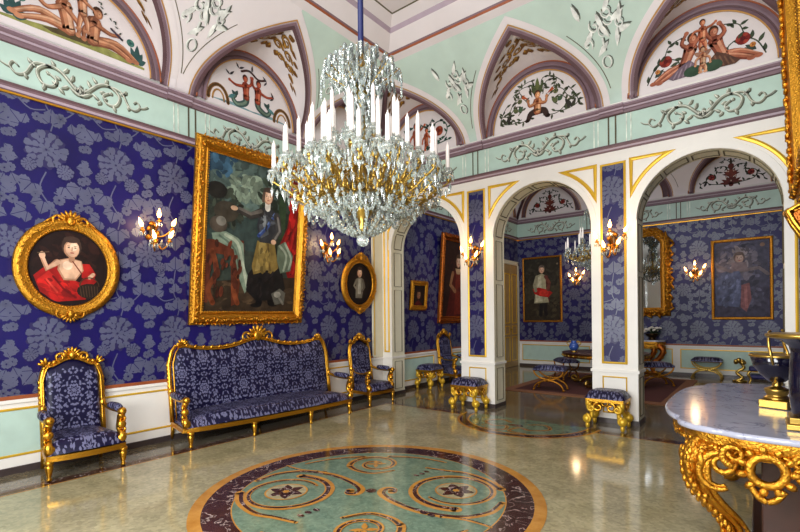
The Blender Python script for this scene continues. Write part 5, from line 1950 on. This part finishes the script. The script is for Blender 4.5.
def mirror():
    t = thing('wall_mirror', 'tall mirror in a flamboyant gilt frame on the back wall', 'mirror')
    t.matrix_world = M_REAR @ Matrix.Translation((-2.925, -.03, 1.65)) @ Matrix.Rotation(.02, 4, 'X') @ Matrix.Translation((0, 0, 1.15))
    m = MB()
    m.box((-.74, .0, -1.0), (.74, .01, 1.0), 'mirror_glass')
    m.build('mirror_pane', t)
    m = MB()
    path = [(-.72, -.98), (.72, -.98), (.72, .80), (.55, .98), (-.55, .98), (-.72, .80)]
    m.sweep([(0, .01), (0, .04), (.05, .06), (.10, .05), (.16, .08), (.22, .05), (.24, 0)], path, 'gold_dark')
    out = [(-.87, -1.1), (.87, -1.1), (.87, .86), (.62, 1.08), (-.62, 1.08), (-.87, .86)]
    curls(m, out, 'gold_carved', .10, .06, hgt=.09, seed=4)
    curls(m, out, 'gold_carved', .13, .12, out=.10, hgt=.05, seed=6)
    m.build('frame', t)
    m = MB()
    crest(m, 0, 1.1, 2.0, 'gold_carved')
    m.build('crest', t)
mirror()

def flower_bowl(label, loc):
    t = thing('flower_bowl', label, 'flowers', loc, 0, 'white bouquets on the gilt console')
    m = MB()
    m.lathe([(.09, 0), (.11, .02), (.06, .05), (.15, .12), (.19, .17), (.18, .175)], 'bronze_dark', 18)
    m.build('bowl', t)
    m = MB()
    rnd = random.Random(int(loc[0] * 100))
    for k in range(46):
        a, r, z = rnd.random() * 6.28, rnd.random() * .24, .16 + rnd.random() * .14
        m.ell((r * cos(a), r * sin(a), z), (.05, .03, .012), 'leaf_green', 6, 4, Matrix.Rotation(a, 3, 'Z') @ Matrix.Rotation(-.6, 3, 'Y'))
    tag(m.build('leaves', t), kind='stuff')
    for k in range(13):
        a, r = k * 2.4, .06 + .15 * sqrt(k / 13)
        m = MB()
        c = (r * cos(a), r * sin(a), .30 - r * .35 + .04 * (k % 3))
        m.ell(c, (.042, .042, .036), 'petal_white', 8, 6)
        for j in range(5):
            b = j * 1.257
            m.ell((c[0] + .034 * cos(b), c[1] + .034 * sin(b), c[2]), (.026, .026, .022), 'petal_white', 6, 4)
        m.build('flower', t)
flower_bowl('bowl of white flowers at the right end of the gilt rear console', (-2.38, 14.10, .94))
flower_bowl('bowl of white flowers at the left end of the gilt rear console', (-3.85 + .34, 14.10, .94))

# door in the left wall of the rear room
t = MB(M_LEFT)
t.box((13.12, -.06, 0), (13.22, 0, 3.36), 'cream_paint')
t.box((14.28, -.06, 0), (14.38, 0, 3.36), 'cream_paint')
t.box((13.12, -.06, 3.26), (14.38, 0, 3.38), 'cream_paint')
dr = MB(M_LEFT)
for (a, b) in ((13.23, 13.745), (13.755, 14.27)):
    dr.box((a, -.05, .01), (b, -.005, 3.25), 'door_wood')
    for (z0, z1) in ((.2, .95), (1.05, 1.3), (1.4, 2.95)):
        dr.sweep([(-.02, .05), (-.01, .062), (.01, .062), (.02, .05)], [(a + .09, z0), (b - .09, z0), (b - .09, z1), (a + .09, z1)], 'gold_paint')
d1 = struct(dr, 'door_1')
struct(t, 'trim_6')
h = MB(M_LEFT)
h.ell((13.70, -.09, 1.2), (.03, .04, .03), 'brass')
h.tube([(13.70, -.05, 1.2), (13.70, -.09, 1.2)], .012, 'brass', 6)
h.build('door_handle', d1)

# ------------------------------------------------------------------ things on the console, mirror above it
t = thing('pedestal_bowl', 'wide dark blue bowl with gilt foot and tall loop handles on the marble top', 'bowl', (.075, 4.52, .932), radians(72))
m = MB()
m.lathe([(.02, .19), (.05, .195), (.10, .245), (.145, .31), (.165, .385), (.158, .39), (.10, .29), (0, .25)], 'blue_enamel', 32)
m.build('bowl', t)
m = MB()
m.lathe([(.160, .38), (.172, .386), (.170, .402), (.156, .395)], 'brass', 32)
m.build('rim', t)
m = MB()
m.box((-.09, -.09, 0), (.09, .09, .06), 'brass')
m.lathe([(.08, .06), (.085, .075), (.06, .09), (.075, .12), (.08, .14), (.03, .16), (.025, .20)], 'brass', 20)
m.build('foot', t, bevel=.006)
for sg in (-1, 1):
    m = MB()
    m.tube(smooth_path([(sg * .04, 0, .19), (sg * .10, -.02, .27), (sg * .165, -.02, .39), (sg * .15, 0, .48), (sg * .15, 0, .56), (sg * .12, 0, .58)], 6), .010, 'brass', 8)
    m.build('handle', t)

t = thing('covered_urn', 'tall dark blue urn with wide lip and gilt square plinth, cut by right edge', 'urn', (.235, 3.80, .932))
m = MB()
m.box((-.13, -.13, 0), (.13, .13, .035), 'brass')
m.box((-.115, -.115, .035), (.115, .115, .075), 'brass')
m.build('plinth', t, bevel=.006)
m = MB()
m.lathe([(.09, .076), (.10, .09), (.112, .16), (.116, .28), (.112, .40), (.105, .47), (.115, .51), (.16, .545), (.215, .565), (.225, .575), (0, .575)], 'blue_enamel', 40)
m.build('body', t)
m = MB()
m.lathe([(.215, .558), (.232, .568), (.232, .582), (.21, .588)], 'brass', 40)
m.build('rim', t)

t = thing('mantel_mirror', 'huge carved gilt mirror frame leaning out from the right wall above the console', 'mirror')
t.matrix_world = M_RIGHT @ Matrix.Translation((-4.62, -.17, 2.70)) @ Matrix.Rotation(radians(2.2), 4, 'X')
m = MB()
m.box((-.95, .02, 0.25), (.95, .03, 2.55), 'mirror_glass')
m.build('mirror_pane', t)
m = MB()
path = [(-.93, .25), (.93, .25), (.93, 2.55), (-.93, 2.55)]
m.sweep([(0, .0), (0, .03), (.03, .05), (.06, .035), (.1, .11), (.2, .13), (.26, .09), (.29, .02), (.29, -.06)], path, 'gold_carved')
cpth = [(-1.13, .05), (1.13, .05), (1.13, 2.75), (-1.13, 2.75)]
curls(m, cpth, 'gold_carved', .06, .035, hgt=.13, seed=5)
curls(m, cpth, 'gold_carved', .055, .05, out=.075, hgt=.08, seed=7)
curls(m, cpth, 'gold_carved', .05, .05, out=.10, hgt=.02, seed=9)
for (a, b) in zip(path, path[1:] + path[:1]):
    k_ = int(hypot(b[0] - a[0], b[1] - a[1]) / .035)
    for k in range(k_):
        m.ell((a[0] + (b[0] - a[0]) * k / k_, -.048, a[1] + (b[1] - a[1]) * k / k_), (.014, .01, .014), 'gold_carved', 5, 4)
m.build('frame', t)
m = MB()
m.box((-1.15, .06, .0), (1.15, .16, 2.7), 'wood_dark')
m.build('backing', t)

t = thing('gilt_bracket', 'angular gilt bracket with reddish core at the right edge, below the mirror frame', 'bracket')
t.matrix_world = M_RIGHT @ Matrix.Translation((-5.0, 0, 2.32))
tri = [(0, .27), (-.30, .19), (-.37, .15), (-.33, .06), (-.16, -.26), (0, -.45)]
def wedge(m, k, hw, mat):
    c = (-.14, -.02)
    q = [(c[0] + (y - c[0]) * k, c[1] + (z - c[1]) * k) for y, z in tri]
    n = len(q)
    m.add([(-hw, y, z) for y, z in q] + [(hw, y, z) for y, z in q], [tuple(range(n)), tuple(range(2 * n - 1, n - 1, -1))] + [(i, i + n, (i + 1) % n + n, (i + 1) % n) for i in range(n)], mat)
m = MB()
wedge(m, .86, .10, 'gold_red')
m.build('core', t)
m = MB()
for hw in (-.10, .10):
    m.tube([(hw, y, z) for y, z in tri], .022, 'gold', 8, closed=True)
m.ell((0, -.36, .15), (.11, .04, .04), 'gold')
for k in range(5):
    m.ell((0, -.30 + .06 * k, .10 - .1 * k), (.10, .03, .03), 'gold_carved')
m.build('edge', t)
# ------------------------------------------------------------------ chandeliers
def chandelier(label, loc, s, tiers, cord_len, group, drops, crown=True):
    t = thing('chandelier', label, 'chandelier', loc, 0, group)
    rnd = random.Random(4)
    m = MB()
    m.lathe([(r * s, z * s) for r, z in [(.02, .12), (.05, .16), (.03, .22), (.09, .30), (.12, .36), (.07, .42), (.05, .5), (.10, .58), (.06, .66), (.035, .75), (.035, .95), (.08, 1.02), (.05, 1.10), (.03, 1.2), (.03, 1.35), (.07, 1.42), (.04, 1.5), (.025, 1.6), (.025, 1.84)]], 'brass', 16)
    for k in range(10):
        a = 2 * pi * k / 10
        m.tube(smooth_path([(.05 * s * cos(a), .05 * s * sin(a), .42 * s), (.16 * s * cos(a), .16 * s * sin(a), .40 * s), (.2 * s * cos(a), .2 * s * sin(a), .55 * s), (.1 * s * cos(a), .1 * s * sin(a), .68 * s)], 4), .012 * s, 'brass', 6)
    m.build('stem', t)
    m = MB()
    m.ell((0, 0, .05 * s), (.06 * s, .06 * s, .06 * s), 'crystal', 14, 10)
    m.build('crystal_ball', t)
    gems = []
    for (n, R, zcup, zroot, hc, ph) in tiers:
        for k in range(n):
            a = 2 * pi * (k + ph) / n
            Rk = R * (1 - (.10 if k % 2 else 0))
            zk = zcup + (.05 if k % 2 else 0)
            c, d = cos(a), sin(a)
            am = MB()
            pp = smooth_path([(.05, zroot), (R * .35, zroot - .04), (R * .66, zroot - .07), (R * .9, zk - .13), (Rk + .02, zk - .06), (Rk, zk)], 4)
            am.tube([(r * c * s, r * d * s, z * s) for r, z in pp], .0085 * s, 'brass', 6)
            sp = spiral(R * .55, zroot - .02, .075, .02, -pi / 2, 1.2, 12)
            am.tube([(r * c * s, r * d * s, z * s) for r, z in sp], .009 * s, 'brass', 5)
            sp = spiral(R * .80, zroot - .02 + .04, .06, .02, -pi / 2, -1.2, 12)
            am.tube([(r * c * s, r * d * s, z * s) for r, z in sp], .008 * s, 'brass', 5)
            for q in range(5):
                r, z = pp[3 + q * 3]
                am.ell((r * c * s, r * d * s, (z + .02) * s), (.024 * s, .024 * s, .018 * s), 'brass', 6, 4)
            arm = am.build('arm', t)
            x, y = Rk * c * s, Rk * d * s
            pm = MB()
            pm.lathe([(.012 * s, zk * s - .004), (.05 * s, zk * s), (.058 * s, (zk + .018) * s), (.03 * s, (zk + .016) * s), (.022 * s, (zk + .06) * s), (.016 * s, (zk + .06) * s)], 'crystal', 12, (x, y, 0))
            for q in range(8):
                b = 2 * pi * q / 8
                pm.gem((x + .052 * s * cos(b), y + .052 * s * sin(b), (zk - .028) * s), .012 * s, .05 * s)
            pm.build('drip_pan', arm)
            cm = MB()
            cm.lathe([(.021 * s, (zk + .04) * s), (.021 * s, (zk + .05) * s), (.017 * s, (zk + hc - .02) * s), (.006 * s, (zk + hc) * s), (.002 * s, (zk + hc + .02) * s)], 'candle_wax', 8, (x, y, 0))
            cm.build('candle', arm)
            for q in range(9):
                r, z = pp[2 + q * 2]
                gems.append((r * cos(a + .1 * (q % 3 - 1)), r * sin(a + .1 * (q % 3 - 1)), z - .05 - .05 * rnd.random(), .015, .055))
    # swags between the outer arms and down to the basket
    n, R, zcup, zroot, hc, ph = tiers[0]
    for k in range(n):
        a0, a1 = 2 * pi * (k + ph) / n, 2 * pi * (k + 1 + ph) / n
        for rr, zz, sag in ((R * .93, zcup - .05, .10), (R * .62, zroot - .14, .10)):
            for q in range(7):
                f = q / 7
                a = a0 + (a1 - a0) * f
                gems.append((rr * cos(a), rr * sin(a), zz - sag * 4 * f * (1 - f), .013, .018))
        for q in range(9):
            f = q / 9
            r = R * .66 * (1 - f) + .30 * f
            gems.append((r * cos(a0), r * sin(a0), (zroot - .08) * (1 - f) + .30 * f - .10 * 4 * f * (1 - f) * .5, .017, .024))
    nb = 18
    for k in range(nb):
        a = 2 * pi * k / nb
        for q in range(8):
            f = q / 8
            r = .30 * (1 - f) ** .8 + .05
            gems.append((r * cos(a), r * sin(a), .30 - .20 * f - .03 * sin(pi * f), .018, .026))
        gems.append((.31 * cos(a), .31 * sin(a), .25, .02, .07))
        for q in range(3):
            gems.append((.2 * cos(a + q), .2 * sin(a + q), .34 + .09 * q, .018, .06))
    # crystal leaves round the stem
    for k in range(130):
        a, z = rnd.random() * 6.28, .75 + .8 * rnd.random()
        r = .06 + .13 * rnd.random() + .06 * sin(z * 9)
        gems.append((r * cos(a), r * sin(a), z, .022, .05))
    for k in range(70):
        a, r = rnd.random() * 6.28, .2 + .6 * sqrt(rnd.random())
        gems.append((r * cos(a), r * sin(a), .46 + .2 * r + .12 * rnd.random(), .02, .06))
    # upper strings
    for k in range(12):
        a = 2 * pi * k / 12
        for q in range(13):
            f = q / 12
            r = .34 * (1 - f) ** 1.6 + .07
            gems.append((r * cos(a), r * sin(a), .70 + .75 * f, .014, .03))
        for q in range(10):
            f = q / 9
            r = .08 + .06 * abs(sin(f * 9))
            gems.append((r * cos(a + .26), r * sin(a + .26), .95 + .6 * f, .018, .05))
    if crown:
        m = MB()
        for k in range(10):
            a = 2 * pi * k / 10
            for (h, rr, zt) in ((.0, .36, 1.62), (.3, .26, 1.72), (.15, .13, 1.78)):
                b = a + h
                pp = smooth_path([(.03, 1.42), (rr * .5, 1.52), (rr * .9, zt), (rr, zt + .03), (rr * 1.05, zt - .06)], 4)
                m.tube([(r * cos(b) * s, r * sin(b) * s, z * s) for r, z in pp], .007 * s, 'brass', 5)
                for r, z in pp[3:]:
                    gems.append((r * cos(b), r * sin(b), z - .02, .015, .045))
                    gems.append((r * cos(b + .12) * .94, r * sin(b + .12) * .94, z + .02, .017, .035))
                for q in range(6):
                    f = q / 5
                    gems.append((rr * 1.05 * cos(b), rr * 1.05 * sin(b), zt - .06 - .16 * f, .012, .03))
        m.build('crown', t)
    rnd.shuffle(gems)
    rest = MB()
    for i, (x, y, z, r, h) in enumerate(gems):
        if i < drops:
            g = MB()
            g.gem((x * s, y * s, z * s), r * s * 1.25, h * s * 1.2)
            g.build('crystal_drop', t)
        else:
            rest.gem((x * s, y * s, z * s), r * s * 1.15, h * s * 1.1, spin=rnd.random())
    tag(rest.build('crystal_strings', t), kind='stuff')
    m = MB()
    m.tube([(0, 0, 1.80 * s), (0, 0, 1.80 * s + cord_len)], .027 if crown else .015, 'blue_ribbon', 10)
    m.build('cord', t)
    return t

chandelier('large crystal and gilt chandelier with white candles hung over the floor medallion', (-2.955, 3.21, 2.315), 1.0,
           [(22, .80, .64, .48, .28, .0), (16, .58, .77, .56, .36, .5), (10, .36, .92, .74, .40, .2)], 2.3, 'crystal chandeliers', 100)
chandelier('smaller crystal chandelier in the rear room, half hidden by the white pier', (-2.925, 11.15, 2.50), .92,
           [(16, .84, .66, .50, .30, .0), (10, .5, .90, .62, .30, .5)], 2.1, 'crystal chandeliers', 60, True)

# ------------------------------------------------------------------ wall sconces with flame bulbs
def sconce(M, x, z, label, power):
    t = thing('wall_sconce', label, 'wall lamp', group='gilt wall sconces with flame bulbs')
    t.matrix_world = M @ Matrix.Translation((x, -.012, z))
    m = MB()
    m.ell((0, -.02, -.02), (.06, .025, .16), 'bronze_dark', 10, 8)
    for k in range(7):
        a = k * .9
        m.ell((.06 * cos(a), -.03, -.02 + .13 * sin(a)), (.03, .02, .04), 'gold_dark', 6, 5, Matrix.Rotation(-a, 3, 'Y'))
    m.build('backplate', t)
    for (dx, dy, dz, lean) in ((-.19, -.16, .02, -.35), (.19, -.16, .08, .45), (.11, -.25, -.10, .45), (-.07, -.24, -.13, -.2), (0.0, -.20, .16, .05)):
        am = MB()
        am.tube(smooth_path([(0, -.03, -.06), (dx * .5, dy * .6, dz - .14), (dx, dy, dz - .05)], 6), .011, 'gold_dark', 6)
        am.lathe([(.01, dz - .055), (.035, dz - .05), (.03, dz - .035), (.014, dz - .03), (.014, dz)], 'gold_dark', 10, (dx, dy, 0))
        for q in range(6):
            b = q * 1.047
            am.gem((dx + .034 * cos(b), dy + .034 * sin(b), dz - .085), .010, .04)
        arm = am.build('arm', t)
        bm = MB()
        R = Matrix.Rotation(lean, 4, 'Y')
        bm.M = Matrix.Translation((dx, dy, dz)) @ R
        bm.lathe([(.012, 0), (.024, .025), (.026, .045), (.016, .08), (.003, .12)], 'flame_glow', 10)
        tag(bm.build('flame_bulb', arm), 'glowing flame-shaped bulb')
    g = MB()
    for k in range(9):
        a = k * .7
        g.gem((.08 * cos(a), -.10 - .03 * sin(a), -.12 - .03 * (k % 3)), .013, .05)
    tag(g.build('crystal_drops', t), kind='stuff')
    ld = bpy.data.lights.new('sconce_light', 'POINT')
    ld.energy = power
    ld.color = (1.0, .72, .42)
    ld.shadow_soft_size = .10
    lo = bpy.data.objects.new('sconce_light', ld)
    COL.objects.link(lo)
    lo.matrix_world = M @ Matrix.Translation((x, -.34, z + .1))

sconce(M_LEFT, 2.80, 2.80, 'lit gilt wall sconce between the round painting and the tall portrait', 9)
sconce(M_LEFT, 5.85, 2.90, 'lit gilt wall sconce between the tall portrait and the small oval portrait', 9)
sconce(M_ARC, PC[1], 2.78, 'lit gilt sconce on the damask pier between the left and middle arches', 8)
sconce(M_ARC, PC[2], 2.76, 'lit gilt sconce on the damask pier between the middle and right arches', 8)
sconce(M_REAR, -4.42, 2.78, 'lit wall sconce on the back wall, beside the portrait of the officer', 8)
sconce(M_REAR, -1.40, 2.74, 'lit wall sconce on the back wall, beside the hazy blue painting', 8)

# ------------------------------------------------------------------ daylight and added rear fill
def area(name, loc, target, sx, sy, power, col=(1, 1, 1)):
    ld = bpy.data.lights.new(name, 'AREA')
    ld.shape = 'RECTANGLE'
    ld.size, ld.size_y = sx, sy
    ld.energy = power
    ld.color = col
    o = bpy.data.objects.new(name, ld)
    COL.objects.link(o)
    o.location = loc
    d = Vector(target) - Vector(loc)
    o.rotation_euler = d.to_track_quat('-Z', 'Y').to_euler()
    return o

for x in (-3.55, -1.95, -0.35):
    area('window_daylight', (x, YN + .12, 2.6), (x - .2, 5, 2.3), 1.2, 3.0, 175, (.96, .98, 1.0))
area('rear_fill_light', (-2.6, YR + .14, 4.75), (-2.3, 13.2, 1.4), 4.6, .5, 105, (.95, .96, 1.0))  # added fill for the rear room, no lamp there; hidden above the arches
for nm, loc, e in ():
    ld = bpy.data.lights.new(nm, 'POINT')
    ld.energy = e
    ld.color = (1, .90, .76)
    ld.shadow_soft_size = .5
    o = bpy.data.objects.new(nm, ld)
    COL.objects.link(o)
    o.location = loc

W = bpy.data.worlds.new('world')
SC.world = W
W.use_nodes = True
W.node_tree.nodes['Background'].inputs[0].default_value = (.7, .75, .8, 1)
W.node_tree.nodes['Background'].inputs[1].default_value = 0.3
SC.view_settings.view_transform = 'Standard'
SC.view_settings.look = 'None'
SC.view_settings.exposure = 0.08
SC.view_settings.gamma = 1.0
SC.view_settings.use_curve_mapping = False
